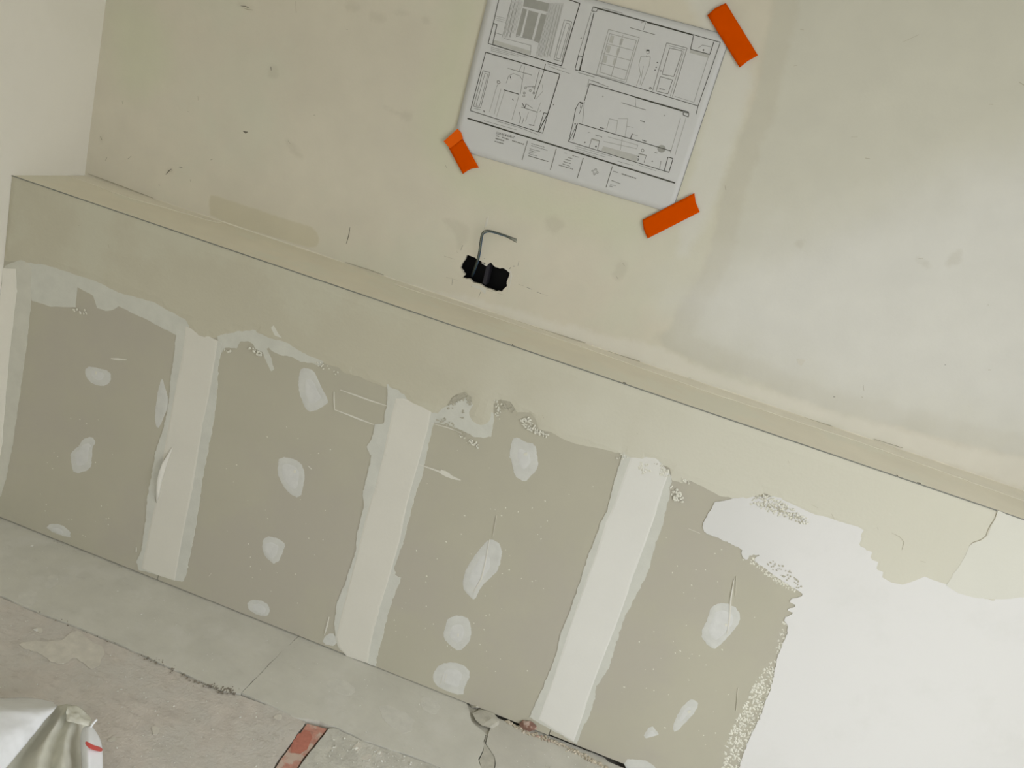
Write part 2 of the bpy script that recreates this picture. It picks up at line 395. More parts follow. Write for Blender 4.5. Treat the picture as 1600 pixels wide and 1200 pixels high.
def rock(size, seed, flat=1.0):
    bm = bmesh.new(); bmesh.ops.create_icosphere(bm, subdivisions=2, radius=1)
    for v in bm.verts:
        n = mnoise.noise(v.co * 1.3 + Vector((seed * 5.1, 0, 0))) * .55 + mnoise.noise(v.co * 3 + Vector((0, seed * 3.3, 0))) * .25
        v.co *= 1 + n
        v.co = Vector((round(v.co.x * 3) / 3 * .5 + v.co.x * .5, round(v.co.y * 3) / 3 * .5 + v.co.y * .5, round(v.co.z * 3) / 3 * .5 + v.co.z * .5))
        v.co.x *= size[0]; v.co.y *= size[1]; v.co.z *= size[2]
    V = np.array([tuple(v.co) for v in bm.verts]); F = [tuple(x.index for x in f.verts) for f in bm.faces]; bm.free()
    V[:, 2] -= V[:, 2].min()
    return V, F

# ================================================================== THE SETTING
# ---- floor base and pieces
floor = box('floor', (-.2, RX + .2, FY - .2, .30, -.12, -.016), M['core'], kind='structure')
def gpoly(px): return uv('G', px)
def slab(name, P, top, m, parent, jag=0.0, freq=40, seed=1, step=.012, grid=None):
    P = np.array(P, float)
    if jag: P = jagged(P, step, jag, freq, seed)
    V, F = tri(P, grid=grid)
    n = len(V); X = np.c_[V, np.full(n, top)]; Xb = np.c_[V, np.full(n, -.016)]
    faces = [tuple(f) for f in F]; verts = list(X) + list(Xb)
    for a, b in border(F): faces.append((b, a, a + n, b + n))
    return link(name, verts, faces, m, parent)
JY = -.268                                      # joint between the smooth panels and the rough slab
jl = gpoly([(2, 931), (60, 957), (105, 973), (180, 1004), (232, 1027), (300, 1058), (345, 1078), (376, 1084), (420, 1100), (463, 1121), (500, 1127), (522, 1135), (570, 1157), (640, 1180), (690, 1199)])
jr = np.array([[1.72, -.245], [2.1, -.262], [2.9, -.25], [RX, -.25]])
XJ = gpoly([(378, 1082), (437, 1021)])          # joint across the panels
i0 = 8
slab('floor_panel', np.vstack([[[-.05, jl[0][1] - .0]], jl[:8] + [0, .0005], [[XJ[0][0] - .0002, XJ[0][1]]], [[XJ[1][0] - .0002, XJ[1][1]]], [[XJ[1][0] + .012, .02]], [[-.05, .02]]]), 0, M['panel'], floor, jag=.0022, seed=2)
brk = gpoly([(728, 1095), (731, 1105), (735, 1118), (736, 1126), (742, 1133), (752, 1140), (759, 1147), (756, 1158), (755, 1172), (748, 1186), (752, 1200), (745, 1222)])
brk2 = gpoly([(772, 1110), (770, 1124), (765, 1138), (762, 1146), (758, 1160), (765, 1170), (772, 1180), (774, 1192), (771, 1205), (769, 1222)])
slab('floor_panel', np.vstack([[[XJ[0][0] + .0006, XJ[0][1]]], jl[8:] + [0, .0005], brk[::-1], [[brk[0][0], .02]], [[XJ[1][0] + .0125, .02]], [[XJ[1][0] + .0006, XJ[1][1]]]]), 0, M['panel'], floor, jag=.0018, seed=3)
slab('floor_panel', np.vstack([brk2[::-1] * [1, 1] + [0.002, 0], [[brk2[0][0] + .003, -.006]], [[1.705, -.005]], [[1.715, .006]], [[1.955, .006]], [[1.965, -.004]], [[2.10, -.006]], [[2.12, .006]], [[RX + .1, .006]], [[RX + .1, -.25]], [[brk2[-1][0] + .05, -.255]]]), -.002, M['panel3'], floor, jag=.0015, seed=4)
# pale mortar filling the break between two panels
fp = np.vstack([brk[5:] + [.002, 0], brk2[::-1][:7] - [.0, 0]])
slab('mortar_fill', fp, -.003, M['stone'], floor, jag=.002, seed=5)
slab('mortar_fill', np.vstack([brk[:7] + [-.006, 0], brk2[:6][::-1] + [.006, 0]]), -.007, M['stone'], floor, jag=.002, seed=9)
# rough slab on either side of the red strip
rs = gpoly([(480, 1127), (463, 1152), (452, 1166), (448, 1172), (440, 1182), (430, 1198), (418, 1220)])
re = gpoly([(512, 1136), (497, 1155), (484, 1171), (474, 1184), (465, 1198), (450, 1220)])
dn = (rs[-1] - rs[0]); dn = dn / np.hypot(*dn); dn2 = (re[-1] - re[0]); dn2 = dn2 / np.hypot(*dn2)
rs = np.vstack([rs, rs[-1] + dn * 1.2]); re = np.vstack([re, re[-1] + dn * 1.2])
slab('concrete_slab', np.vstack([[[-.05, jl[0][1]]], jl[:9] - [0, .0012], [[rs[0][0] - .006, rs[0][1] + .0]], rs - [.004, 0], [[rs[-1][0], FY]], [[-.05, FY]]]), -.004, M['slab'], floor, jag=.002, seed=6)
slab('concrete_slab', np.vstack([[[re[0][0] + .004, re[0][1] + .0]], jl[11:] - [0, .0012], [[jr[0][0], jr[0][1] - .03]], [[RX + .1, -.26]], [[RX + .1, FY]], [[re[-1][0], FY]], re[::-1] + [.004, 0]]), -.003, M['slab2'], floor, jag=.002, seed=7)
strip = slab('red_strip', np.vstack([rs + [.001, 0], re[::-1] - [.001, 0]]), -.006, M['red'], floor, jag=.0015, seed=8)
strip['label'] = 'worn red painted strip set into the concrete'
PLANES['S'] = (2, -.006, (0, 1), np.array([0, 0, 1.0]))
coat('red_paint_patch', floor, 'S', [(475, 1141), (484, 1143), (488, 1152), (480, 1170), (470, 1178), (455, 1176), (455, 1164), (463, 1150)], .0006, M['redp'], jag=.003, grid=.004, seed=3)
# plaster stains on the rough slab
for k, px in enumerate([
    [(28, 1006), (60, 1001), (92, 1004), (110, 990), (124, 985), (140, 1003), (165, 1012), (158, 1035), (146, 1048), (132, 1038), (115, 1026), (104, 1036), (85, 1038), (60, 1020), (34, 1013)],
    [(54, 981), (66, 983), (67, 990), (58, 990)],
    [(236, 1136), (244, 1134), (252, 1140), (247, 1149), (238, 1147)],
    [(167, 1156), (180, 1152), (180, 1158), (170, 1160)],
    [(430, 1118), (442, 1117), (440, 1126), (428, 1124)],
    [(568, 1180), (582, 1178), (580, 1188), (566, 1187)],
    [(550, 1165), (562, 1160), (566, 1170), (556, 1176)],
    [(590, 1172), (598, 1176), (596, 1182), (588, 1176)]]):
    PLANES['H'] = (2, -.0035, (0, 1), np.array([0, 0, 1.0]))
    coat('plaster_stain', floor, 'H', px, .0012, M['stainp'], jag=.004, grid=.006, seed=20 + k, sm=1)
PLANES['H'] = (2, 0, (0, 1), np.array([0, 0, 1.0]))
for k, px in enumerate([[(28, 928), (45, 920), (62, 928), (52, 945), (38, 946), (28, 938)], [(66, 905), (90, 895), (92, 912), (74, 922)], [(505, 1068), (530, 1058), (560, 1078), (540, 1090)], [(590, 1095), (650, 1120), (640, 1150), (600, 1130)], [(660, 1085), (690, 1100), (680, 1120), (655, 1105)]]):
    coat('plaster_stain', floor, 'H', px, .0006, M['panelst'], jag=.004, grid=.006, seed=40 + k, sm=1)

# ---- upper wall with the hole for the socket boxes
hole_px = [(719, 418), (729.5, 398), (739, 401), (747, 406), (754, 410), (761, 413), (763.5, 411.5), (767, 411), (772, 416), (780, 419), (786, 419), (797, 425), (793.5, 436), (791, 448), (784, 456), (775, 455.5), (757, 449.5), (752, 445), (737, 441.5), (736, 437), (722, 434), (726, 428.5)]
hole = jagged(uv('B', hole_px), .0025, .0020, 150, 5)
outer = np.array([[0, HL - .02], [RX, HL - .02], [RX, CZ], [0, CZ]])
gx, gy = np.meshgrid(np.arange(.004, RX, .0075), np.arange(HL + .002, 2.12, .0075))
G = np.stack([gx.ravel(), gy.ravel()], 1) + rng.uniform(-.0006, .0006, (gx.size, 2))
kk = (G[:, 0] > hole[:, 0].min() - .004) & (G[:, 0] < hole[:, 0].max() + .004) & (G[:, 1] > hole[:, 1].min() - .004) & (G[:, 1] < hole[:, 1].max() + .004)
G = G[~kk]
allp = np.vstack([outer, hole, G]); nh = len(hole)
cdt = delaunay_2d_cdt([Vector((float(p[0]), float(p[1]))) for p in allp], [(0, 1), (1, 2), (2, 3), (3, 0)] + [(4 + i, 4 + (i + 1) % nh) for i in range(nh)], [], 0, 1e-7)
V = np.array([(q.x, q.y) for q in cdt[0]]); F = np.array([list(t) for t in cdt[2] if len(t) == 3])
F = F[~inside(V[F].mean(1), hole)]
A_, B_, C_ = V[F[:, 0]], V[F[:, 1]], V[F[:, 2]]
neg = ((B_ - A_)[:, 0] * (C_ - A_)[:, 1] - (B_ - A_)[:, 1] * (C_ - A_)[:, 0]) < 0
F[neg] = F[neg][:, ::-1]
X = xyz('B', V, np.zeros(len(V))); nb = len(X)
Xb = xyz('B', V, np.full(len(V), -.014))
verts = list(X); faces = [tuple(f) for f in F]; mp = {}
for a, b in border(F):
    if dist(np.array([V[a], V[b]]), hole).max() < 1e-5:
        for k in (a, b):
            if k not in mp: mp[k] = len(verts); verts.append(Xb[k])
        faces.append((b, a, mp[a], mp[b]))
wall_back = link('wall_back', verts, faces, M['upper']); tag(wall_back, kind='structure')
# tonal coats and the paler area on it, as distances to their outlines
film_px = {}
film_px['right'] = [[(1205, -60), (1210, 20), (1193, 90), (1187, 130), (1170, 190), (1158, 215), (1148, 250), (1138, 275), (1132, 300), (1122, 340), (1118, 372), (1106, 410), (1092, 440), (1072, 466), (1064, 480), (1056, 500), (1050, 512), (1030, 526), (1046, 545), (1070, 555), (1120, 575), (1180, 592), (1240, 622), (1330, 648), (1420, 668), (1500, 690), (1640, 722), (2400, 985), (2500, 600), (2300, -300)]]
film_px['pale'] = [[(1060, 470), (1150, 400), (1300, 350), (1450, 290), (1640, 230), (2400, 100), (2500, 600), (2400, 965), (1640, 712), (1500, 680), (1330, 640), (1200, 590), (1090, 545), (1085, 470)]]
film_px['cream'] = [[(640, 448), (760, 470), (900, 515), (1030, 540), (1120, 588), (1230, 618), (1330, 655), (1430, 676), (1520, 705), (1640, 722), (2400, 985), (2400, 1045), (1640, 778), (1400, 697), (1200, 631), (1010, 568), (800, 497), (660, 450)]]
film_px['olive'] = [[(328, 303), (345, 309), (470, 350), (492, 356), (501, 378), (491, 388), (472, 384), (420, 368), (330, 342), (326, 318)]]
film_px['green'] = [[(700, 250), (740, 270), (860, 300), (1000, 340), (990, 370), (880, 360), (760, 320), (690, 290), (650, 200), (690, 60), (720, -40), (750, -40), (735, 80), (718, 200)], [(170, 0), (260, 20), (270, 110), (240, 150), (190, 150), (175, 90)]]
film_px['pale2'] = [[(1040, -40), (1110, -40), (1185, 100), (1150, 220), (1115, 330), (1060, 420), (1065, 330), (1120, 120), (1090, 20)]]
smudges = [[(365, 4), (378, 3), (396, 12), (394, 17), (380, 12)], [(418, 104), (434, 102), (436, 122), (420, 124)], [(258, 268), (266, 262), (272, 264), (262, 276)], [(536, 2), (560, 4), (560, 18), (540, 16)], [(575, 18), (600, 20), (604, 34), (580, 34)], [(612, 15), (640, 18), (638, 24), (614, 22)], [(660, 25), (672, 28), (670, 38), (660, 36)], [(690, 208), (703, 204), (708, 214), (696, 224), (686, 218)], [(622, 175), (640, 172), (648, 186), (630, 190)], [(690, 340), (720, 345), (735, 360), (726, 385), (712, 392), (715, 370), (700, 356)], [(850, 340), (872, 338), (885, 352), (868, 366), (852, 358)], [(965, 405), (985, 412), (970, 440), (955, 436)], [(1430, 400), (1450, 408), (1456, 420), (1444, 418)], [(1490, 392), (1505, 392), (1500, 412), (1472, 420)], [(1238, 380), (1256, 372), (1252, 392)], [(445, 215), (458, 222), (475, 246), (466, 248), (450, 232)], [(600, 165), (640, 182), (636, 188), (604, 172)], [(155, 212), (162, 212), (162, 222), (155, 222)]]
film_px['smudge'] = smudges
NV = len(wall_back.data.vertices); VX = np.zeros(NV * 3, np.float32); wall_back.data.vertices.foreach_get('co', VX); VX = VX.reshape(-1, 3)[:, [0, 2]].astype(float)
def sdist(P):
    lo, hi = P.min(0) - .35, P.max(0) + .35
    k = (VX[:, 0] > lo[0]) & (VX[:, 0] < hi[0]) & (VX[:, 1] > lo[1]) & (VX[:, 1] < hi[1]); out = np.full(NV, -1.0)
    Q = VX[k]; out[k] = dist(Q, P) * np.where(inside(Q, P), 1, -1); return out
for nm, c, rg, amp, sc, al in FILMS:
    sd = np.full(NV, -1.0)
    if nm == 'band':
        for px in film_px['right']: sd = np.maximum(sd, sdist(uv('B', px)))
        sd = .030 - np.abs(sd - .022)
    else:
        for k, px in enumerate(film_px[nm]):
            P = smooth_poly(uv('B', px), 1)
            if nm in ('right', 'cream'): P = jagged(P, .012, .004, 25, 31 + k)
            sd = np.maximum(sd, sdist(P))
    at = wall_back.data.attributes.new('film_' + nm, 'FLOAT', 'POINT'); at.data.foreach_set('value', np.clip(sd / rg, -3, 3).astype(np.float32))
def mark(parent, plane, pts, w, m, name='scratch', t=.0005):
    P = uv(plane, pts) if len(pts) > 1 else None
    n = len(P); L, R = [], []
    for i in range(n):
        d = P[min(i + 1, n - 1)] - P[max(i - 1, 0)]; d = d / np.hypot(*d); nr = np.array([-d[1], d[0]])
        ww = w * (.35 if i in (0, n - 1) else 1.0) * random.uniform(.8, 1.15) / 2
        L.append(P[i] + nr * ww); R.append(P[i] - nr * ww)
    return coat(name, parent, plane, None, t, m, uvpts=np.array(R + L[::-1]))
for pts, wd, mm in [
    ([(376, 9), (384, 10), (390, 13)], .003, 'dark'), ([(378, 12), (388, 15), (396, 16)], .002, 'mid'),
    ([(380, 205), (384, 207), (387, 206)], .006, 'dark'), ([(423, 104), (424, 110)], .005, 'dark'),
    ([(259, 273), (264, 267), (268, 264)], .003, 'dark'), ([(264, 269), (270, 266)], .002, 'mid'), ([(280, 261), (285, 262)], .003, 'dark'),
    ([(165, 251), (167, 246)], .003, 'mid'), ([(200, 248), (205, 244)], .003, 'mid'), ([(157, 213), (159, 219)], .006, 'mid'), ([(191, 157), (192, 163)], .003, 'mid'),
    ([(329, 250), (332, 249)], .004, 'mid'), ([(293, 174), (296, 175)], .003, 'mid'), ([(309, 150), (310, 157)], .002, 'mid'), ([(248, 288), (250, 290)], .003, 'mid'), ([(297, 280), (298, 284)], .002, 'mid'),
    ([(490, 180), (493, 180)], .004, 'mid'), ([(541, 46), (544, 46)], .003, 'mid'), ([(463, 20), (462, 2)], .002, 'mid'), ([(696, 258), (698, 262)], .003, 'mid'), ([(450, 220), (454, 225)], .003, 'mid'),
    ([(547, 355), (545, 368), (541, 381)], .0022, 'dark'), ([(720, 391), (723, 383)], .002, 'dark'), ([(713, 392), (716, 396)], .0015, 'mid'),
    ([(694, 400), (710, 405)], .0016, 'mid'), ([(697, 433), (716, 438)], .0014, 'mid'), ([(706, 445), (707, 436)], .0016, 'dark'),
    ([(748, 464), (751, 456)], .0018, 'dark'), ([(756, 404), (758, 404.5)], .004, 'dark'), ([(809, 415), (811, 408)], .0018, 'dark'), ([(796, 420), (798, 418)], .004, 'dark'), ([(802, 416), (804, 416)], .003, 'dark'),
    ([(810, 444), (818, 447)], .0018, 'mid'), ([(823, 449), (831, 452)], .0022, 'dark'), ([(839, 456), (846, 459)], .0022, 'dark'), ([(847, 459), (856, 462)], .0012, 'mid'),
    ([(736, 447), (749, 451)], .0012, 'dark'), ([(759, 452), (770, 456)], .0012, 'mid'), ([(777, 458), (788, 461)], .0014, 'mid'),
    ([(973, 411), (976, 416)], .003, 'mid'), ([(963, 432), (966, 436)], .003, 'mid'), ([(1010, 569), (1013, 571), (1016, 572.5)], .004, 'dark'), ([(1066, 590), (1080, 591)], .002, 'mid'),
    ([(1302, 620), (1305, 620)], .004, 'dark'), ([(1346, 620), (1348, 621)], .003, 'mid'), ([(1349, 602), (1350, 611)], .0014, 'mid'), ([(1476, 570), (1478, 570)], .003, 'dark'), ([(1544, 578), (1548, 578)], .003, 'mid'), ([(1543, 476), (1545, 477)], .002, 'mid'),
    ([(1435, 404), (1442, 404)], .003, 'mid'), ([(1240, 103), (1246, 102)], .002, 'mid'), ([(1250, 46), (1256, 47)], .002, 'mid'), ([(1352, 247), (1359, 248)], .003, 'mid'), ([(1410, 66), (1436, 54)], .0015, 'mid'), ([(1592, 128), (1600, 133)], .003, 'mid'), ([(1545, 163), (1552, 163)], .002, 'mid'), ([(1133, 290), (1134, 297)], .003, 'mid'), ([(1330, 214), (1340, 214)], .002, 'mid'),
    ([(999, 15), (999, 30)], .0016, 'mid'), ([(761, 340), (757, 357)], .004, 'mid')]:
    mark(wall_back, 'B', pts, wd, M[mm])
coat('pale_fleck', wall_back, 'B', [(1245, 560), (1259, 562), (1252, 572), (1247, 568)], .001, M['joint'])
coat('pale_fleck', wall_back, 'B', [(760, 343), (764, 338), (761, 352), (757, 356)], .001, M['joint'])
coat('pale_fleck', wall_back, 'B', [(751, 410), (760, 413), (765, 411), (760, 416)], .001, M['joint'])
coat('pale_fleck', wall_back, 'B', [(786, 417), (799, 424), (800, 432), (796, 450), (793, 456), (797, 440), (797, 427)], .001, M['joint'])
coat('pale_fleck', wall_back, 'B', [(737, 444), (752, 448), (760, 452), (758, 460), (750, 452), (738, 448)], .001, M['joint'])

# ---- left wall, other walls, ceiling
box('wall_left', (-.15, 0, FY, .30, 0, CZ), M['left'], kind='structure')
box('ceiling', (-.15, RX + .15, FY - .15, .45, CZ, CZ + .15), M['ceil'], kind='structure')
def plate(name, axis, v0, v1, outer_, holes_, m):
    """a flat plate with openings, thickness v0..v1 along an axis"""
    V, F = tri(np.array(outer_, float), holes=[np.array(h, float) for h in holes_])
    oth = [i for i in range(3) if i != axis]; n = len(V)
    def put(v): X = np.zeros((n, 3)); X[:, oth[0]] = V[:, 0]; X[:, oth[1]] = V[:, 1]; X[:, axis] = v; return list(X)
    faces = [tuple(f) for f in F] + [tuple(f[::-1] + n) for f in F] + [(b_, a_, a_ + n, b_ + n) for a_, b_ in border(F)]
    o = link(name, put(v0) + put(v1), faces, m); tag(o, kind='structure'); return o
rect = lambda a, b, c, d: [(a, c), (b, c), (b, d), (a, d)]
y0, y1, z0, z1 = WIN; ym = (y0 + y1) / 2
plate('wall_right', 0, RX, RX + .25, rect(FY, .45, 0, CZ), [rect(y0, y1, z0, z1)], M['room'])
plate('window_1', 0, RX + .12, RX + .18, rect(y0, y1, z0, z1), [rect(y0 + .06, ym - .04, z0 + .06, z1 - .06), rect(ym + .04, y1 - .06, z0 + .06, z1 - .06)], M['frame'])
xa, xb, za, zb = FILL_WIN; xm = (xa + xb) / 2
plate('wall_front', 1, FY - .2, FY, rect(-.15, RX + .25, 0, CZ), [rect(xa, xb, za, zb)], M['room'])
plate('fill_window', 1, FY - .16, FY - .10, rect(xa, xb, za, zb), [rect(xa + .06, xm - .04, za + .06, zb - .06), rect(xm + .04, xb - .06, za + .06, zb - .06)], M['frame'])  # out of view, added to light the wall from the front
box('wall_rear', (-.15, RX + .25, DL + .08, DL + .23, 0, CZ), M['room'], kind='structure')

# ---- lower lining: ledge, boards, coats
wall_lower = box('wall_lower', (0, RX, .045, DL + .08, -.016, HL - .03), M['core'], kind='structure')
lv, lf = box_vf(0, RX, .0005, DL + .02, HL - .018, HL)
trim = link('trim_1', lv, lf, M['ledge']); tag(trim, kind='structure')
clx = lambda P: np.c_[np.maximum(P[:, 0], 0.001), P[:, 1]]
coat('skim_strip', trim, 'T', None, .0008, M['f_cream'], uvpts=np.array([[1.0, .215], [1.5, .22], [1.9, .19], [2.3, .20], [2.7, .16], [RX, .16], [RX, DL], [1.0, DL]]), jag=.004, step=.012, grid=.02, seed=60)
coat('skim_strip', trim, 'T', None, .0008, M['f_cream'], uvpts=np.array([[.001, .20], [.2, .18], [.45, .235], [.45, DL], [.001, DL]]), jag=.004, step=.012, grid=.02, seed=61)
# the dark line of the corner bead along the ledge's front edge
bv, bf = box_vf(0, RX, -.0017, .0012, HL - .0016, HL + .0006)
link('corner_bead', bv, bf, M['bead'], trim)
for px in ((1400, 743), (1434, 753), (975, 601.5), (800, 541)):
    c = uv('T', [px])[0]
    a = rng.uniform(0, 6.28, 6); a.sort()
    coat('pit', trim, 'T', None, .0016, M['dark'], uvpts=np.c_[c[0] + .004 * np.cos(a), .004 + .004 * np.sin(a)])
# uneven caulk line where the ledge meets the wall
cp = []
for i in range(150):
    x = RX * i / 149; cp.append((x, .0010 + .0022 * abs(mnoise.noise(Vector((x * 9, 3, 1))) + .5 * mnoise.noise(Vector((x * 31, 8, 1))))))
V = []; Fq = []
for i, (x, h) in enumerate(cp): V += [(x, DL - h * 1.3, HL), (x, DL - .0003, HL + h * 1.6)]
for i in range(149): Fq.append((2 * i, 2 * i + 2, 2 * i + 3, 2 * i + 1))
link('caulk_line', V, Fq, M['ledge'], trim, smooth=True)

for pts in ([(138, 274), (165, 284), (200, 297), (240, 312)], [(540, 412), (580, 425), (600, 432)], [(620, 443), (650, 452), (680, 462)], [(700, 468), (760, 488), (800, 501)], [(806, 503), (860, 521), (915, 538)], [(950, 551), (1000, 567)], [(1230, 646), (1300, 668)], [(1365, 688), (1410, 702)]):
    mark(trim, 'B', [(x, y - 2.5) for x, y in pts], .0016, M['mid'], 'crack_or_shade', t=.0030)  # shade line of the inner corner, painted as thin dark strips
# plasterboards, 60 cm wide each
bz = [.004, .004, .003, .007, .006, .006, .006]
for i in range(7):
    xa, xb = .6 * i - .005, min(.6 * (i + 1) - .007, RX)
    xa = max(xa, 0)
    if xb - xa < .02: continue
    box('plasterboard', (xa, xb, 0, .0125, bz[i], HL - .019), M['board'], wall_lower)
under1 = [(276, 515), (272, 560), (266, 600), (262, 645), (252, 680), (245, 700), (240, 725), (231, 775), (227, 820), (221, 860), (213, 878), (217, 890), (285, 909), (291, 900), (299, 855), (306, 825), (311, 790), (318, 740), (330, 680), (337, 640), (341, 580), (347, 535), (320, 525)]
main1 = [(291, 510), (284, 560), (276, 600), (265, 657), (255, 712), (244, 782), (237, 812), (226, 862), (221, 888), (245, 898), (274, 907), (287, 832), (302, 762), (317, 665), (331, 600), (336, 565), (341, 533), (320, 522)]
under2 = [(606, 600), (604, 636), (599, 662), (586, 663), (581, 685), (573, 698), (581, 712), (576, 735), (567, 770), (569, 790), (557, 838), (556, 862), (546, 890), (538, 916), (527, 940), (523, 970), (524, 998), (532, 1016), (587, 1041), (591, 1017), (599, 990), (607, 960), (613, 937), (622, 915), (627, 902), (618, 898), (616, 888), (632, 840), (647, 780), (659, 745), (665, 717), (676, 665), (684, 648), (660, 630), (640, 612)]
main2 = [(618, 622), (612, 647), (605, 679), (599, 710), (585, 765), (572, 807), (560, 857), (548, 903), (536, 950), (525, 995), (529, 1010), (542, 1025), (575, 1036), (584, 987), (600, 930), (610, 898), (626, 842), (637, 785), (652, 732), (669, 670), (675, 642), (656, 630), (631, 622)]
under3 = [(975, 706), (965, 731), (961, 749), (954, 772), (950, 796), (939, 815), (931, 838), (920, 865), (910, 897), (905, 912), (890, 955), (877, 987), (870, 1020), (850, 1070), (827, 1120), (901, 1162), (917, 1125), (930, 1092), (932, 1072), (952, 1042), (964, 1000), (972, 975), (995, 927), (1010, 900), (1017, 880), (1020, 865), (1035, 820), (1045, 780), (1050, 745), (1025, 715)]
main3 = [(986, 712), (972, 750), (960, 785), (946, 816), (939, 840), (925, 882), (917, 902), (900, 950), (885, 995), (866, 1055), (841, 1124), (897, 1159), (907, 1130), (925, 1075), (942, 1030), (962, 980), (980, 930), (990, 900), (997, 882), (1012, 840), (1025, 802), (1037, 762), (1046, 738), (1025, 715)]
for k, (u, mn) in enumerate(((under1, main1), (under2, main2), (under3, main3))):
    coat('joint_filler', wall_lower, 'F', u, .0013, M['under'], jag=.003, freq=70, step=.006, seed=70 + k)
    coat('joint_compound', wall_lower, 'F', mn, .0019, M['joint3'] if k == 2 else M['joint'], base=.0008, jag=.0007, freq=40, step=.01, seed=75 + k, round_=.004, grid=.006)
    # the tape edges show as fine ridges
cor_u = [(8, 415), (35, 405), (50, 418), (48, 475), (45, 512), (41, 550), (33, 600), (27, 645), (21, 687), (12, 737), (2, 775), (-30, 800), (-30, 420)]
cor_m = [(4, 418), (25, 420), (27, 455), (16, 545), (11, 600), (4, 690), (-4, 740), (-30, 740), (-30, 420)]
coat('corner_filler', wall_lower, 'F', cor_u, .0010, M['halof'], jag=.002, step=.008, grid=.008, seed=81, clip=clx)
coat('corner_filler', wall_lower, 'F', cor_m, .0022, M['cornerw'], base=.0008, jag=.0015, step=.01, seed=82, clip=clx)

def set_pale_x(nm, x0, rg):
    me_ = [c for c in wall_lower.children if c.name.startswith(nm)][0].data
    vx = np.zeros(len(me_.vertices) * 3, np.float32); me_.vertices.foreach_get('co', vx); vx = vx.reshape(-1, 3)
    at_ = me_.attributes.new('pale_x', 'FLOAT', 'POINT'); at_.data.foreach_set('value', np.clip((vx[:, 0] - x0) / rg, -1.8, 1.8).astype(np.float32))
halo1 = [(40, 402), (112, 424), (185, 452), (240, 468), (296, 490), (296, 524), (276, 524), (230, 500), (185, 478), (178, 484), (165, 486), (152, 481), (146, 462), (121, 449), (118, 480), (80, 479), (50, 470), (46, 430)]
halo2 = [(340, 520), (372, 514), (396, 512), (420, 522), (450, 532), (480, 549), (508, 564), (500, 572), (487, 567), (470, 565), (455, 557), (440, 555), (428, 550), (420, 543), (417, 545), (424, 560), (428, 577), (424, 580), (417, 566), (410, 550), (400, 545), (395, 537), (388, 533), (375, 533), (370, 544), (352, 543), (347, 550), (342, 560)]
halo3 = [(675, 652), (694, 636), (712, 628), (730, 620), (745, 640), (770, 645), (772, 657), (767, 682), (755, 684), (742, 683), (722, 672), (701, 664), (680, 661)]
coat('thin_filler', wall_lower, 'F', halo1, .0008, M['halo'], jag=.0018, step=.007, seed=84)
coat('thin_filler', wall_lower, 'F', halo2, .0009, M['halo'], jag=.002, freq=90, step=.005, seed=85)
coat('thin_filler', wall_lower, 'F', halo3, .0010, M['halo'], jag=.0025, freq=90, step=.005, seed=86)
white = [(1121, 778), (1107, 802), (1098, 817), (1098, 828), (1107, 835), (1135, 846), (1160, 858), (1158, 864), (1160, 872), (1168, 876), (1173, 866), (1190, 866), (1176, 874), (1190, 884), (1215, 902), (1235, 915), (1254, 926), (1252, 932), (1230, 937), (1247, 947), (1227, 952), (1242, 958), (1222, 965), (1233, 982), (1220, 1010), (1212, 1035), (1207, 1070), (1197, 1092), (1187, 1122), (1172, 1150), (1162, 1175), (1153, 1205), (1135, 1260), (1300, 1420), (2600, 2300), (2600, 1500), (2600, 1190), (1700, 870), (1500, 830), (1340, 800), (1240, 775)]
def clf(P): return np.c_[np.minimum(P[:, 0], RX), np.maximum(P[:, 1], .005)]
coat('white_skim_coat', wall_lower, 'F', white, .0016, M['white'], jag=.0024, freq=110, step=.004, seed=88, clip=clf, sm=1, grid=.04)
set_pale_x('white_skim_coat', 2.08, .16)
topedge = [(10, 408), (35, 409), (75, 416), (112, 428), (150, 440), (185, 458), (240, 473), (290, 500), (303, 524), (322, 531), (345, 525), (372, 519), (396, 517), (420, 528), (450, 538), (480, 556), (500, 564), (512, 570), (529, 574), (537, 582), (550, 586), (562, 588), (572, 594), (586, 599), (606, 606), (620, 610), (629, 622), (634, 634), (656, 644), (672, 650), (685, 645), (696, 638), (700, 630), (711, 617), (725, 612), (736, 620), (737, 631), (729, 645), (737, 659), (745, 667), (759, 667), (770, 656), (771, 631), (781, 624), (797, 627), (808, 644), (828, 644), (837, 656), (842, 671), (861, 675), (880, 686), (900, 694), (940, 701), (972, 710), (985, 719), (1025, 721), (1046, 731), (1050, 750), (1065, 755), (1077, 750), (1125, 775), (1142, 777), (1162, 785), (1179, 780), (1194, 770), (1217, 781), (1238, 795), (1266, 810), (1305, 822), (1336, 826), (1332, 840), (1345, 862), (1362, 885), (1372, 902), (1392, 913), (1417, 919), (1447, 907), (1472, 917), (1495, 930), (1530, 940), (1555, 941), (1610, 937), (1700, 950)]
te = uv('F', topedge); te[:, 0] = np.maximum(te[:, 0], .001)
tp = np.vstack([[[.001, te[0][1]]], te, [[RX, te[-1][1]]], [[RX, HL - .002]], [[.001, HL - .002]]])
lock = lambda q: q[1] > HL - .01 or q[0] < .004
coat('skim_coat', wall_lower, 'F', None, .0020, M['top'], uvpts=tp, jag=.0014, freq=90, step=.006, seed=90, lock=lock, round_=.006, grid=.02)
set_pale_x('skim_coat', 1.55, .45)
coat('pale_skim', wall_lower, 'F', [(1558, 797), (1552, 815), (1542, 835), (1532, 843), (1514, 850), (1508, 868), (1494, 890), (1478, 914), (1496, 926), (1530, 934), (1556, 936), (1610, 932), (1700, 945), (1700, 850)], .0024, M['f_pale2'], base=.0021, jag=.002, step=.01, grid=.015, seed=91)
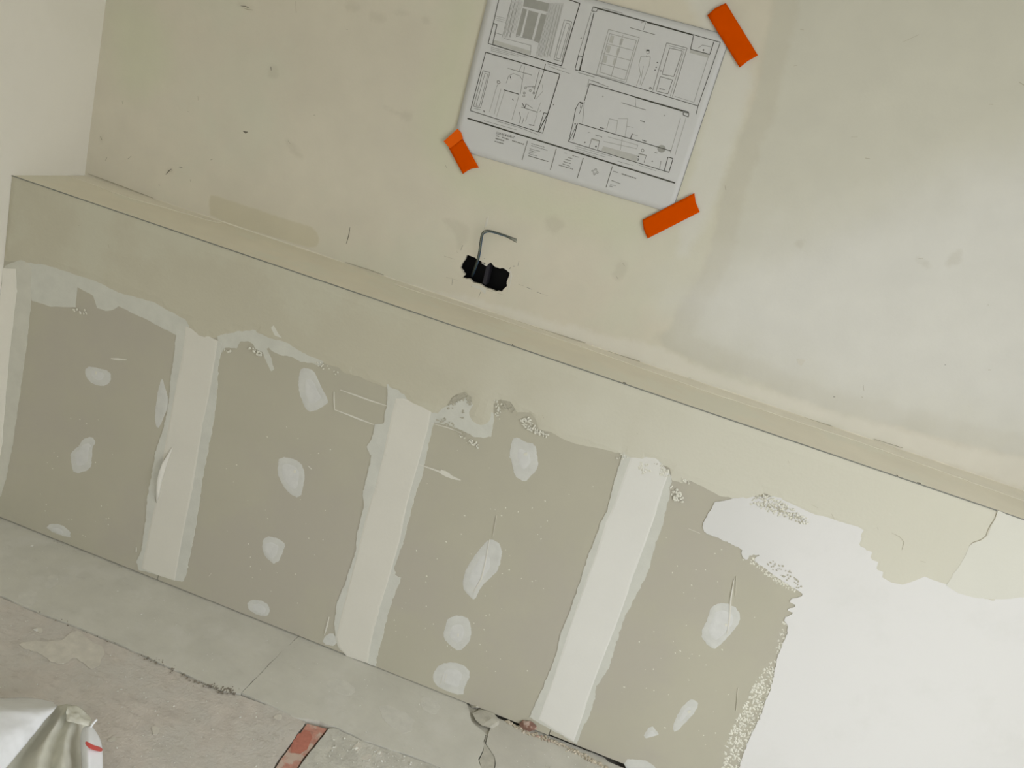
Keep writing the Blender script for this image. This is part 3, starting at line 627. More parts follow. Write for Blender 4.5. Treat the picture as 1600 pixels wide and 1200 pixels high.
mark(wall_lower, 'F', [(1558, 798), (1554, 810), (1547, 820), (1543, 828), (1540, 837), (1532, 843), (1520, 847), (1514, 852)], .0016, M['mid'], 'crack_or_shade', t=.0028)
for pts in ([(1393, 832), (1405, 838), (1412, 846), (1409, 858)], [(1268, 788), (1278, 793)], [(1299, 802), (1304, 812)], [(1370, 823), (1372, 827)], [(1231, 719), (1233, 723)], [(1438, 876), (1446, 878)]):
    mark(wall_lower, 'F', pts, .0014, M['mid'], 'crack_or_shade', t=.0026)
for pts in ([(123, 351), (125, 353)], [(170, 382), (172, 388)], [(219, 412), (221, 416)], [(848, 648), (850, 653)], [(995, 676), (997, 678)]):
    mark(wall_lower, 'F', pts, .0022, M['mid'], 'pit', t=.0026)
for px in ([(428, 508), (436, 522), (441, 528), (430, 524), (424, 512)],):
    coat('pale_smear', wall_lower, 'F', px, .0024, M['f_pale2'], base=.0021, step=.006, grid=.006)
# filler dabs over the screws
patches = [
 [(134, 573), (150, 574), (173, 580), (173, 596), (165, 603), (150, 602), (138, 595), (133, 585)],
 [(110, 707), (124, 697), (129, 686), (144, 682), (150, 691), (144, 699), (144, 715), (141, 734), (116, 741), (111, 725)],
 [(72, 827), (77, 818), (95, 819), (110, 830), (110, 842)],
 [(471, 574), (487, 577), (493, 584), (502, 605), (514, 627), (507, 634), (493, 642), (481, 643), (474, 632), (466, 608), (467, 587)],
 [(437, 714), (460, 716), (475, 730), (476, 750), (469, 781), (447, 767), (435, 745), (434, 730)],
 [(422, 837), (444, 846), (445, 856), (432, 884), (415, 872), (409, 855), (411, 842)],
 [(386, 940), (400, 936), (415, 941), (423, 951), (418, 963), (405, 962), (388, 953)],
 [(800, 686), (810, 683), (820, 691), (836, 693), (839, 711), (842, 730), (829, 744), (821, 754), (803, 743), (800, 719), (795, 714)],
 [(765, 840), (786, 852), (780, 890), (767, 902), (750, 918), (742, 939), (732, 930), (722, 917), (725, 900), (730, 885), (750, 857)],
 [(700, 966), (717, 961), (734, 966), (737, 995), (730, 1007), (717, 1019), (702, 1007), (692, 996), (696, 977)],
 [(680, 1044), (697, 1034), (722, 1037), (737, 1052), (725, 1075), (724, 1088), (687, 1076), (675, 1062)],
 [(1110, 947), (1132, 941), (1155, 952), (1157, 972), (1142, 990), (1120, 1014), (1110, 1012), (1096, 997), (1097, 982), (1106, 967)],
 [(1077, 1092), (1090, 1095), (1090, 1107), (1075, 1125), (1055, 1146), (1050, 1137), (1060, 1112)],
 [(1017, 1132), (1026, 1142), (1030, 1149), (1002, 1155)],
 [(972, 1186), (1005, 1187), (1020, 1194), (1027, 1205), (985, 1215)],
 [(510, 990), (524, 990), (527, 1010), (502, 1006)],
 [(253, 588), (258, 605), (265, 630), (254, 657), (246, 672), (241, 652), (247, 610)],
]
for k, px in enumerate(patches):
    coat('filler_patch', wall_lower, 'F', px, .0008, M['patch'], base=0, jag=.0016, freq=110, step=.003, grid=.004, round_=.006, seed=100 + k, sm=1)
for k, px in enumerate(patches[:14]):
    q = np.array(px, float); cq = q.mean(0) + rng.uniform(-2, 2, 2)
    coat('filler_core', wall_lower, 'F', [tuple(v) for v in cq + (q - q.mean(0)) * rng.uniform(.5, .68)], .0012, M['core2'], base=.0004, jag=.0018, freq=110, step=.003, grid=.004, round_=.006, seed=130 + k, sm=2)
for px in ([(150, 580), (152, 580), (151, 585), (149, 584)], [(1133, 974), (1136, 974), (1136, 978), (1133, 978)], [(1074, 1110), (1079, 1109), (1079, 1113), (1075, 1114)], [(715, 990), (717, 990), (717, 994), (715, 994)], [(460, 734), (463, 735), (462, 739), (459, 738)], [(819, 708), (824, 706), (824, 711), (819, 711)]):
    coat('plaster_fleck', wall_lower, 'F', px, .0022, M['crumb'])
# thin smears and scored lines
for pts, wd in [([(532, 609), (555, 617), (580, 626), (605, 634)], .004), ([(523, 640), (545, 648), (560, 654), (584, 663)], .004), ([(522, 612), (522, 625), (523, 640)], .003), ([(656, 726), (680, 734), (700, 742), (720, 750)], .005), ([(174, 560), (184, 561), (198, 562)], .006), ([(514, 964), (511, 978), (507, 992)], .004), ([(1147, 905), (1142, 935), (1140, 965), (1136, 990)], .0035), ([(765, 842), (758, 880), (752, 905), (740, 925)], .003), ([(1076, 826), (1094, 833)], .003), ([(674, 661), (700, 668), (722, 677)], .003), ([(1153, 1075), (1150, 1110)], .0016), ([(694, 1051), (688, 1070)], .003), ([(699, 1050), (694, 1066)], .0025), ([(482, 728), (487, 733)], .003), ([(327, 1160 - 260), (331, 895)], .0016), ([(213, 855), (213, 862)], .005), ([(1150, 900), (1149, 930)], .0016), ([(776, 805), (770, 838)], .0016)]:
    mark(wall_lower, 'F', pts, wd, M['joint'], 'filler_smear', t=.0018)
coat('filler_smear', wall_lower, 'F', [(686, 738), (690, 733), (697, 735), (706, 742), (719, 750), (705, 748), (692, 742)], .002, M['joint'], jag=.0015, step=.003)
# speckles of plaster on the boards
V = []; Fq = []
def dome(c, r, h, plane, seg=6, base=0.0):
    a0 = random.uniform(0, 6.28); el = random.uniform(.7, 1.4); ro = random.uniform(0, 3.14)
    P = []
    for k in range(seg):
        a = a0 + 2 * math.pi * k / seg; q = r * random.uniform(.75, 1.2); x, y = q * math.cos(a) * el, q * math.sin(a) / el
        P.append((c[0] + x * math.cos(ro) - y * math.sin(ro), c[1] + x * math.sin(ro) + y * math.cos(ro)))
    Pi = [(c[0] + (p[0] - c[0]) * .6, c[1] + (p[1] - c[1]) * .6) for p in P]
    X = np.vstack([xyz(plane, P, np.full(seg, base)), xyz(plane, Pi, np.full(seg, base + h * .75)), xyz(plane, [c], np.array([base + h]))])
    f = []
    for k in range(seg):
        k2 = (k + 1) % seg
        f += [(k, k2, seg + k2, seg + k), (seg + k, seg + k2, 2 * seg)]
    return X, f
def domes(name, parent, spots, plane, m, label=None, base=0.0, kind='stuff'):
    V, Fq = [], []
    for c, r, h in spots:
        X, f = dome(c, r, h, plane, base=base); s = len(V); V += list(X); Fq += [tuple(i + s for i in q) for q in f]
    o = link(name, V, Fq, m, parent, smooth=True)
    if kind: o['kind'] = kind
    if label: o['label'] = label
    return o
def scatter(px, n, r0, r1, plane='F', hf=.45, bias=None):
    P = uv(plane, px); lo, hi = P.min(0), P.max(0); out = []
    while len(out) < n:
        q = rng.uniform(lo, hi, (n * 3, 2)); q = q[inside(q, P)]
        for c in q[: n - len(out)]:
            r = rng.uniform(r0, r1); out.append((c, r, r * hf))
    return out
sp = []
sp += scatter([(1222, 1030), (1212, 1035), (1207, 1070), (1197, 1092), (1187, 1122), (1172, 1150), (1162, 1175), (1155, 1210), (1126, 1210), (1130, 1180), (1142, 1140), (1158, 1108), (1175, 1075), (1195, 1042), (1208, 1032)], 420, .0018, .0042)
sp += scatter([(1235, 965), (1228, 990), (1220, 1020), (1210, 1025), (1215, 1000), (1222, 968)], 40, .0015, .0035)
sp += scatter([(1172, 870), (1195, 878), (1225, 895), (1250, 920), (1240, 925), (1215, 912), (1190, 895), (1170, 880)], 150, .0014, .0032)
domes('plaster_stipple', wall_lower, sp, 'F', M['crumb'])
sp = scatter([(1166, 786), (1180, 778), (1195, 770), (1215, 780), (1240, 795), (1268, 812), (1262, 822), (1240, 812), (1215, 806), (1195, 796)], 170, .0014, .0034)
sp += scatter([(812, 655), (825, 650), (842, 672), (862, 680), (855, 684), (835, 678), (818, 668)], 80, .0014, .0034)
sp += scatter([(772, 622), (784, 630), (782, 655), (772, 655), (775, 640)], 26, .0014, .003)
sp += scatter([(996, 722), (1015, 722), (1018, 740), (1002, 740)], 40, .0014, .003)
sp += scatter([(1030, 722), (1044, 732), (1046, 745), (1030, 742)], 40, .0014, .003)
sp += scatter([(1044, 755), (1070, 772), (1066, 784), (1050, 780)], 36, .0016, .0045)
sp += scatter([(1064, 745), (1080, 755), (1078, 758), (1066, 752)], 16, .0014, .003)
sp += scatter([(965, 706), (982, 714), (972, 720), (962, 716)], 14, .0014, .003)
sp += scatter([(718, 680), (748, 690), (748, 700), (722, 690)], 26, .0014, .003)
sp += scatter([(352, 543), (362, 545), (360, 551), (350, 550)], 6, .002, .004)
sp += scatter([(385, 537), (410, 552), (408, 558), (388, 545)], 16, .002, .004)
sp += scatter([(113, 480), (135, 484), (138, 492), (116, 488)], 12, .002, .004, hf=.3)
sp += scatter([(488, 566), (510, 566), (530, 580), (526, 586), (500, 576)], 16, .0014, .003)
domes('plaster_crust', wall_lower, sp, 'F', M['crumb'], base=.0019)
sp = scatter([(20, 640), (200, 640), (180, 860), (20, 800)], 26, .0008, .002) + scatter([(330, 640), (540, 680), (480, 960), (320, 900)], 30, .0008, .002) + scatter([(680, 690), (930, 760), (820, 1090), (600, 1010)], 70, .0008, .0024) + scatter([(1050, 800), (1200, 900), (1120, 1170), (950, 1130)], 45, .0008, .0024)
domes('plaster_speckle', wall_lower, sp, 'F', M['crumb'], base=.0)
# bare grey pits bitten out of the coats
sp = scatter([(697, 640), (702, 630), (712, 618), (726, 613), (735, 622), (737, 634), (732, 632), (728, 624), (716, 627), (706, 640)], 60, .0014, .0034, hf=.12)
sp += scatter([(680, 655), (695, 652), (720, 670), (735, 682), (722, 680), (700, 665)], 34, .0014, .003, hf=.12)
sp += scatter([(723, 640), (728, 642), (724, 654), (720, 652)], 8, .0014, .003, hf=.12)
sp += scatter([(782, 625), (797, 628), (806, 642), (812, 650), (800, 645), (786, 640)], 30, .0014, .003, hf=.12)
sp += scatter([(1176, 776), (1196, 771), (1216, 783), (1262, 812), (1250, 818), (1216, 803), (1190, 793)], 90, .0012, .003, hf=.12)
sp += scatter([(1195, 872), (1225, 880), (1248, 902), (1256, 925), (1240, 915), (1222, 900), (1200, 884)], 40, .0012, .003, hf=.12)
sp += scatter([(1020, 722), (1044, 728), (1048, 742), (1038, 736)], 10, .001, .002, hf=.12)
domes('bare_spots', wall_lower, sp, 'F', M['grey_hole'], base=.0024)
sp = scatter([(1212, 1035), (1207, 1070), (1197, 1092), (1187, 1122), (1172, 1150), (1162, 1175), (1156, 1205), (1150, 1205), (1165, 1150), (1190, 1090), (1204, 1040)], 70, .001, .0022, hf=.12)
domes('bare_spots', wall_lower, sp, 'F', M['grey_hole'], base=.0018)
# the peeled edge of joint tape on the first joint
pl = uv('F', [(270, 699), (264, 710), (258, 722), (254, 735), (250, 752), (248, 770), (245, 785)])
V = []; Fq = []
lift = [.0, .004, .009, .012, .010, .006, .0]
for i, p in enumerate(pl):
    wdt = .0035 * [.2, .6, 1, 1, .9, .6, .2][i]
    V += [(p[0] - .001, -.003 - lift[i], p[1]), (p[0] + wdt, -.0026 - lift[i] * .35, p[1]), (p[0] + wdt * 2.2, -.0024, p[1])]
for i in range(6):
    a = 3 * i
    Fq += [(a, a + 3, a + 4, a + 1), (a + 1, a + 4, a + 5, a + 2)]
pt = link('peeled_tape', V, Fq, M['joint'], wall_lower, smooth=True)
md = pt.modifiers.new('t', 'SOLIDIFY'); md.thickness = .0006
coat('tape_shadow', wall_lower, 'F', [(268, 702), (260, 716), (253, 735), (247, 765), (244, 782), (247, 756), (250, 735), (258, 715)], .0030, M['mid'], base=.002)  # shadow left of the lifted tape, painted as a dark sliver

# ================================================================== THE DRAWING SHEET
def sheet_h(x, z):
    """how far the sheet stands off the wall"""
    return .0016 + .0016 * (0.5 + 0.5 * math.sin(x * 9.0 + z * 4.0)) + .0022 * max(0, 1 - abs(x - 1.05) / .04)
PC = uv('B', [(706, 231), (1050, 333), (1142, 56)])
bl, br, tr_ = PC
SW = br[0] - bl[0]; SH = tr_[1] - br[1]
def spt(s, t):
    b = bl + (br - bl) * s
    return b + (tr_ - br) * t
nx, nz = 40, 28; V = []; Fq = []
for j in range(nz + 1):
    for i in range(nx + 1):
        p = spt(i / nx, j / nz); V.append((p[0], DL - sheet_h(p[0], p[1]), p[1]))
for j in range(nz):
    for i in range(nx):
        a = j * (nx + 1) + i; Fq.append((a, a + 1, a + nx + 2, a + nx + 1))
sheet = link('drawing_sheet', V, Fq, M['paper'], smooth=True)
md = sheet.modifiers.new('paper', 'SOLIDIFY'); md.thickness = .0003; md.offset = -1
tag(sheet, 'large white sheet of printed interior elevation drawings taped to the wall', 'drawing')
class Ink:
    def __init__(s): s.V = []; s.F = []
    def quad(s, pts, h=.0004):
        k = len(s.V)
        for p in pts: s.V.append((p[0], DL - sheet_h(p[0], p[1]) - h, p[1]))
        s.F.append(tuple(range(k, k + len(pts))))
    def line(s, a, b, w, h=.0004):
        """photo points a, b; width in mm"""
        A, B = uv('B', [a, b]); d = B - A; L = np.hypot(*d)
        if L < 1e-6: return
        n = max(1, int(L / .02)); d = d / L; nr = np.array([-d[1], d[0]]) * (w * 1.15 + .25) / 2000
        for i in range(n):
            p, q = A + d * L * i / n, A + d * L * (i + 1) / n
            s.quad([p - nr, q - nr, q + nr, p + nr], h)
    def path(s, pts, w, close=False):
        for i in range(len(pts) - (0 if close else 1)): s.line(pts[i], pts[(i + 1) % len(pts)], w)
    def fill(s, pts, h=.0003):
        P = uv('B', pts); V, F = tri(P, grid=.02); k = len(s.V)
        for p in V: s.V.append((p[0], DL - sheet_h(p[0], p[1]) - h, p[1]))
        s.F += [tuple(int(i) + k for i in f) for f in F]
    def greek(s, a, b, w, gap=.35, word=2.2):
        """a line of small print too blurred to read, as broken dashes"""
        a = np.array(a, float); b = np.array(b, float); L = np.hypot(*(b - a)); t = 0
        while t < L:
            e = min(L, t + random.uniform(.5, 1.3) * word)
            s.line(a + (b - a) * t / L, a + (b - a) * e / L, w * random.uniform(.7, 1.1)); t = e + gap * random.uniform(.5, 1.4)
    def circle(s, c, r, w, n=16):
        pts = [(c[0] + r * math.cos(2 * math.pi * k / n), c[1] + r * math.sin(2 * math.pi * k / n)) for k in range(n)]
        s.path(pts, w, True)
    def done(s, name, m, parent): 
        o = link(name, s.V, s.F, m, parent); o['kind'] = 'stuff'; return o
def elev(label): 
    e = Ink(), Ink(), Ink(), Ink(), Ink()
    return e
def finish(es, label):
    d, g, p, t, t2 = es
    root = d.done('elevation_drawing', M['ink'], sheet); root['label'] = label
    if g.V: g.done('grey_line_work', M['ink2'], root)
    if p.V: p.done('pale_line_work', M['ink3'], root)
    if t.V: t.done('grey_fill', M['tint'], root)
    if t2.V: t2.done('pale_fill', M['tint2'], root)
def Z(region, scale):      # helper: points read off an enlarged view of the photograph
    return lambda *pts: [(region[0] + x / scale, region[1] + y / scale) for x, y in pts]
a1 = Z((720, 0), 8.0); a3 = Z((690, 80), 8.0); a2 = Z((900, 0), 5.503); a4 = Z((870, 110), 6.935)
# -- upper left elevation: curtained window
d, g, p, t, t2 = es = elev('')
d.path(a1((478, -60), (478, 0), (410, 295)), 1.3); d.path(a1((410, 295), (455, 310), (400, 560), (345, 545), (410, 295)), 1.3)
d.path(a1((400, 560), (1260, 825), (1490, 45), (1330, -10)), 1.6); d.path(a1((1330, -10), (1180, -60)), 1.6)
t.fill(a1((800, -30), (1110, 45), (1085, 150), (780, 80))); t.fill(a1((775, 105), (830, 120), (745, 450), (690, 440)))
t.fill(a1((850, 130), (975, 165), (890, 490), (770, 465))); t.fill(a1((1005, 170), (1075, 190), (985, 535), (915, 510)))
t2.fill(a1((415, 500), (880, 640), (870, 690), (405, 550)))
for x in (610, 655, 700): g.path(a1((x + 30, 0), (x - 90, 470)), .5)
for x in (1130, 1160, 1200, 1240, 1270): p.path(a1((x, 60), (x - 160, 700)), .8)
for x in (560, 600, 640): p.path(a1((x + 60, 100), (x - 20, 470)), .7)
g.path(a1((1295, 250), (1390, 275), (1260, 770), (1165, 745), (1295, 250)), .8); g.path(a1((1320, 290), (1365, 300), (1240, 740), (1190, 725), (1320, 290)), .6)
for k in range(3): g.greek(*a1((450, 205 + 25 * k), (550, 230 + 25 * k)), .5)
g.path(a1((445, 415), (530, 440)), .6); g.path(a1((690, 450), (900, 500), (985, 540)), .5); g.path(a1((540, 480), (880, 570), (870, 690)), .5)
for k in range(3): g.greek(*a1((380, 590 + 22 * k), (840 - 120 * k, 720 - 14 * k)), .6)
g.greek(*a1((1090, 800), (1320, 865)), .6); g.greek(*a1((1100, 830), (1370, 925)), .6)
d.fill(a1((930, 55), (950, 60), (945, 75), (925, 70))); d.fill(a1((1000, 335), (1012, 340), (1006, 360), (996, 355)))
for x in range(585, 720, 16): p.path(a1((x + 60, 20), (x - 40, 420)), .35)
for x in range(1100, 1290, 15): p.path(a1((x + 5, 40), (x - 165, 720)), .35)
p.path(a1((790, 100), (690, 470)), .6)
finish(es, 'window elevation at the upper left of the sheet')
# -- lower left elevation
d, g, p, t, t2 = es = elev('')
d.path(a3((555, 15), (1480, 290), (1330, 780), (1210, 1010)), 1.7); d.path(a3((555, 15), (365, 745), (1210, 1010)), 1.2)
d.path(a3((1280, 770), (1330, 785), (1265, 1025), (1210, 1005), (1280, 770)), 1.1)
g.path(a3((520, 245), (605, 268), (490, 710), (405, 690), (520, 245)), 1.0); g.path(a3((545, 280), (580, 290), (475, 690), (435, 680), (545, 280)), .7)
d.path(a3((780, 485), (970, 540)), 1.4); g.path(a3((1300, 160), (1280, 250), (1160, 600)), 1.4); g.path(a3((1225, 235), (1150, 520)), .7)
g.path(a3((830, 215), (1130, 300)), .8); g.path(a3((1000, 175), (970, 255)), .6); g.path(a3((1040, 190), (985, 540)), .5)
g.path(a3((700, 370), (725, 375), (735, 395), (715, 410), (698, 395), (700, 370)), 1.2); g.path(a3((705, 420), (690, 445)), .8)
p.path(a3((690, 450), (600, 760)), .9); p.path(a3((745, 470), (660, 790)), .9); p.path(a3((790, 500), (690, 820)), .9); p.path(a3((970, 545), (880, 860)), .9)
g.path(a3((810, 400), (840, 310), (900, 280), (980, 310), (1010, 360)), .5); d.path(a3((858, 315), (872, 355)), 1.0)
for c in ((1050, 460), (1110, 495), (1155, 450), (1030, 560), (1035, 525), (1155, 525)): g.circle(a3(c)[0], 1.6, .9, 8)
g.path(a3((1060, 450), (1150, 440)), .5); d.path(a3((1010, 650), (1040, 710), (1060, 660)), 1.2); g.path(a3((1000, 700), (1205, 765)), 1.0); g.greek(*a3((1060, 660), (1140, 715)), 1.0)
p.path(a3((1180, 600), (1270, 500), (1260, 420)), .6); p.path(a3((1240, 640), (1190, 780)), .8); p.path(a3((1090, 760), (1050, 880)), .7); p.path(a3((1200, 780), (1150, 930)), .7)
g.path(a3((970, 760), (990, 830), (975, 900)), 1.0); g.path(a3((1030, 840), (1005, 910)), .8); d.greek(*a3((1095, 920), (1160, 930)), 1.6)
g.greek(*a3((410, 715), (490, 735)), .8); d.path(a3((530, 740), (535, 765)), 1.4); d.path(a3((885, 600), (900, 615)), .9); g.greek(*a3((530, 870), (940, 985)), .6); g.greek(*a3((690, 875), (990, 960)), .8); g.greek(*a3((990, 960), (1220, 1050)), .7); g.greek(*a3((1240, 740), (1230, 760)), 1.0); d.circle(a3((1400, 670))[0], .6, .8, 6)
g.greek(*a3((770, 90), (860, 110)), .6)
finish(es, 'elevation with a standing figure at the lower left of the sheet')
# -- upper right elevation: cupboard, figure, door
d, g, p, t, t2 = es = elev('')
d.path(a2((150, 60), (1240, 365)), 1.1); d.path(a2((185, 75), (590, 185)), 1.7); d.path(a2((610, 195), (1010, 305)), 1.7); d.path(a2((155, 115), (30, 605)), 1.5)
d.path(a2((135, 95), (150, 60), (190, 75), (175, 105), (135, 95)), 1.0); g.path(a2((130, 110), (20, 480)), .7); d.path(a2((22, 480), (62, 490), (35, 610), (-8, 600), (22, 480)), 1.1)
d.path(a2((30, 605), (1050, 912), (1240, 365)), 1.0); d.path(a2((1050, 912), (1032, 985)), 1.0); g.path(a2((20, 625), (160, 665)), .8)
d.path(a2((1010, 310), (985, 425), (1150, 470), (1185, 360)), 1.2); t2.fill(a2((985, 430), (1150, 472), (1140, 500), (975, 455))); g.path(a2((1050, 415), (1085, 390), (1160, 405)), .6); d.circle(a2((1095, 432))[0], 1.0, .9, 8)
for q in ([(280, 255), (545, 325), (430, 710), (175, 640), (280, 255)], [(290, 290), (520, 350), (420, 690), (205, 620), (290, 290)]): p.path(a2(*q), 1.2)
for k in range(1, 4): p.path(a2((290 - 28 * k, 290 + 85 * k), (520 - 26 * k, 350 + 86 * k)), 1.0)
p.path(a2((405, 300), (300, 670)), 1.2)
for k in range(3): t2.fill(a2((300 - 28 * k, 305 + 85 * k), (330 - 28 * k, 312 + 85 * k), (315 - 28 * k, 375 + 85 * k), (285 - 28 * k, 365 + 85 * k))); t2.fill(a2((385 - 28 * k, 330 + 85 * k), (410 - 28 * k, 337 + 85 * k), (392 - 28 * k, 392 + 85 * k), (370 - 28 * k, 385 + 85 * k)))
g.path(a2((465, 240), (680, 300)), 1.0); g.path(a2((600, 195), (580, 260)), .7); g.path(a2((585, 190), (560, 200)), .6); g.path(a2((400, 115), (230, 68)), .6)
d.fill(a2((605, 428), (630, 428), (632, 442), (605, 440))); g.path(a2((605, 440), (612, 465), (628, 460), (632, 440)), .6); d.path(a2((605, 480), (612, 490)), .9)
p.path(a2((560, 490), (640, 490)), .8); p.path(a2((560, 480), (540, 560), (555, 640), (520, 740)), .9); p.path(a2((640, 490), (630, 560), (600, 640), (560, 740)), .9); p.path(a2((580, 570), (550, 730)), .8)
g.path(a2((780, 370), (955, 415), (830, 830)), .9); g.path(a2((780, 370), (660, 780)), .9); g.path(a2((805, 415), (915, 440), (840, 660), (740, 640), (805, 415)), 1.0); g.path(a2((725, 660), (830, 690), (790, 810), (690, 785), (725, 660)), 1.0); p.path(a2((930, 430), (810, 830)), 1.0); g.path(a2((800, 395), (940, 430)), .6)
for c in ((700, 540), (690, 580), (680, 605), (730, 610)): d.circle(a2(c)[0], .7, .8, 6)
d.circle(a2((640, 760))[0], 1.5, 1.0, 8); d.greek(*a2((718, 765), (765, 772)), 1.2); p.path(a2((1140, 480), (1015, 880)), 1.0); g.circle(a2((45, 330))[0], .8, .8, 6); p.path(a2((850, 830), (1010, 880)), .8)
finish(es, 'elevation with a cupboard and a door at the upper right of the sheet')
# -- lower right elevation: counter and ball
d, g, p, t, t2 = es = elev('')
d.path(a4((355, 145), (1430, 455)), 1.5); d.path(a4((840, 290), (1365, 445)), 1.4); d.path(a4((355, 145), (300, 330)), 1.3); g.path(a4((350, 105), (330, 180)), .6); g.path(a4((345, 100), (560, 180)), .7); g.path(a4((370, 110), (460, 135)), .7)
d.fill(a4((250, 340), (290, 350), (285, 365), (245, 355))); d.path(a4((245, 345), (205, 420), (180, 560), (130, 765)), 1.1); d.path(a4((285, 360), (245, 470)), .7); g.path(a4((300, 340), (280, 570)), .7)
g.path(a4((260, 370), (255, 410)), 1.0); g.circle(a4((200, 580))[0], 1.0, 1.0, 6)
d.path(a4((225, 575), (130, 770)), .8); d.path(a4((225, 580), (175, 755)), 1.3); d.path(a4((125, 770), (1215, 1105)), 1.1); d.path(a4((235, 575), (810, 745), (1240, 875)), 1.3)
d.path(a4((1205, 940), (1260, 955), (1215, 1105), (1165, 1090), (1205, 940)), 1.3); d.path(a4((1370, 450), (1430, 465), (1425, 505), (1370, 485), (1370, 450)), 1.2)
t.fill([(a4((1135, 850))[0][0] + 6.4 * math.cos(2 * math.pi * k / 20), a4((1135, 850))[0][1] + 6.0 * math.sin(2 * math.pi * k / 20)) for k in range(20)])
t2.fill(a4((505, 820), (880, 925), (855, 1000), (480, 880))); p.path(a4((555, 720), (880, 810), (870, 840)), .9); p.path(a4((510, 770), (870, 850)), 1.0); p.path(a4((710, 740), (690, 860)), 1.0)
p.path(a4((570, 525), (660, 545), (640, 680)), 1.0); p.path(a4((570, 525), (540, 640)), .9); p.path(a4((665, 520), (770, 525), (740, 720)), .9); p.path(a4((830, 620), (760, 605)), .8); p.path(a4((820, 690), (880, 710)), .9); d.path(a4((820, 685), (800, 740)), 1.5)
g.path(a4((700, 350), (965, 430)), 1.0); g.path(a4((850, 300), (855, 390)), .7)
d.greek(*a4((470, 620), (515, 632)), 1.6); d.greek(*a4((905, 545), (955, 562)), 1.3); d.greek(*a4((925, 755), (970, 770)), 1.6)
g.path(a4((380, 740), (465, 765), (440, 870)), 1.0); g.path(a4((380, 740), (350, 840)), 1.0); d.circle(a4((425, 825))[0], 1.0, 1.2, 6); g.path(a4((420, 700), (490, 720), (480, 735)), 1.0); d.circle(a4((305, 780))[0], .8, .8, 6); g.path(a4((340, 670), (365, 677)), .7)
g.path(a4((885, 900), (970, 920), (945, 1000)), 1.0); g.circle(a4((930, 868))[0], 2.2, 1.0, 8); d.circle(a4((880, 965))[0], 1.3, 1.0, 6); d.circle(a4((885, 935))[0], .8, 1.0, 6); g.circle(a4((1035, 985))[0], .9, .8, 6); g.path(a4((1130, 980), (1115, 1060)), .8); g.path(a4((1060, 890), (1090, 897)), .9)
p.path(a4((1340, 520), (1230, 900)), .9); p.path(a4((1400, 515), (1280, 920)), .8); t2.fill(a4((385, 735), (465, 755), (460, 775), (378, 755))); t2.fill(a4((890, 895), (970, 915), (965, 930), (885, 910)))
for k in range(3): g.greek(*a4((200, 820 + 22 * k), (600 - 70 * k, 935 + 5 * k)), .6)
g.greek(*a4((660, 985), (830, 1030)), .6); g.greek(*a4((870, 1020), (1080, 1090)), .6); g.circle(a4((500, 285))[0], .8, .5, 6); g.circle(a4((1165, 490))[0], .8, .5, 6)
finish(es, 'counter elevation at the lower right of the sheet')
# -- title block
tb = Ink()
b4 = Z((820, 220), 16.0); b1 = Z((765, 200), 20.0); b6 = Z((880, 220), 7.273)
tb.line((731, 185), (1055, 286), 2.8)
root = tb.done('title_block', M['ink'], sheet); root['label'] = 'thick rule and small print along the foot of the sheet'
q = Ink()
for ln in (b1((1190, 400), (1020, 1000)), b4((790, 200), (640, 730)), b4((1465, 430), (1315, 930)), b6((560, 290), (487, 530))): q.path(ln, 1.6)
q.path(b4((90, 375), (590, 520)), 1.6)
for ln, w_ in ((b1((220, 245), (300, 272)), 2.4), (b1((395, 290), (600, 365)), 2.2), (b1((705, 395), (1080, 515)), 2.4), (b1((190, 325), (460, 405)), 2.2), (b1((160, 415), (440, 495)), 2.2),
          (b4((165, 70), (505, 165)), 1.3), (b4((165, 120), (570, 240)), 1.3), (b4((125, 200), (380, 265)), 1.1), (b4((115, 240), (290, 290)), 1.1), (b4((105, 285), (230, 315)), 1.2), (b4((100, 325), (315, 385)), 1.1),
          (b4((1000, 305), (1050, 315)), 1.2), (b4((1190, 370), (1355, 412)), 1.2), (b4((1090, 420), (1190, 445)), 1.3), (b4((1000, 460), (1170, 505)), 1.3), (b4((970, 520), (1150, 570)), 1.3), (b4((950, 575), (1130, 635)), 1.3), (b4((850, 605), (1210, 710)), 1.8),
          (b6((570, 345), (625, 362)), 1.4), (b6((665, 375), (830, 428)), 2.0), (b6((550, 450), (650, 488)), 1.6), (b6((535, 500), (600, 510)), 1.3), (b6((527, 515), (565, 522)), 1.6)):
    q.greek(ln[0], ln[1], w_, gap=.5, word=3.0)
q.done('small_print', M['ink2'], root)
q2 = Ink(); cc = b6((363, 352))[0]
for k in range(4):
    an = k * math.pi / 2 + .3; v = (math.cos(an), math.sin(an)); tt = (-v[1], v[0])
    q2.path([(cc[0] + v[0] * 3 + tt[0] * 2, cc[1] + v[1] * 3 + tt[1] * 2), (cc[0] + v[0] * 5.5, cc[1] + v[1] * 5.5), (cc[0] + v[0] * 3 - tt[0] * 2, cc[1] + v[1] * 3 - tt[1] * 2)], .9)
q2.circle(cc, 2.6, .5, 10)
q2.done('compass_mark', M['ink2'], root)
# -- border lines that make the sheet's edge readable
eb = Ink()
e0 = uv('B', [(0, 0)])
def sline(ink, s0, t0, s1, t1, w):
    A, B = spt(s0, t0), spt(s1, t1); n = 24; dd = (B - A) / np.hypot(*(B - A)); nr = np.array([-dd[1], dd[0]]) * w / 2000
    for i in range(n): a, b = A + (B - A) * i / n, A + (B - A) * (i + 1) / n; ink.quad([a - nr, b - nr, b + nr, a + nr])
sline(eb, .9985, .01, .9985, .995, 1.2)
sline(eb, .02, .9975, .99, .9975, .6)
eb.done('printed_border', M['ink2'], sheet)
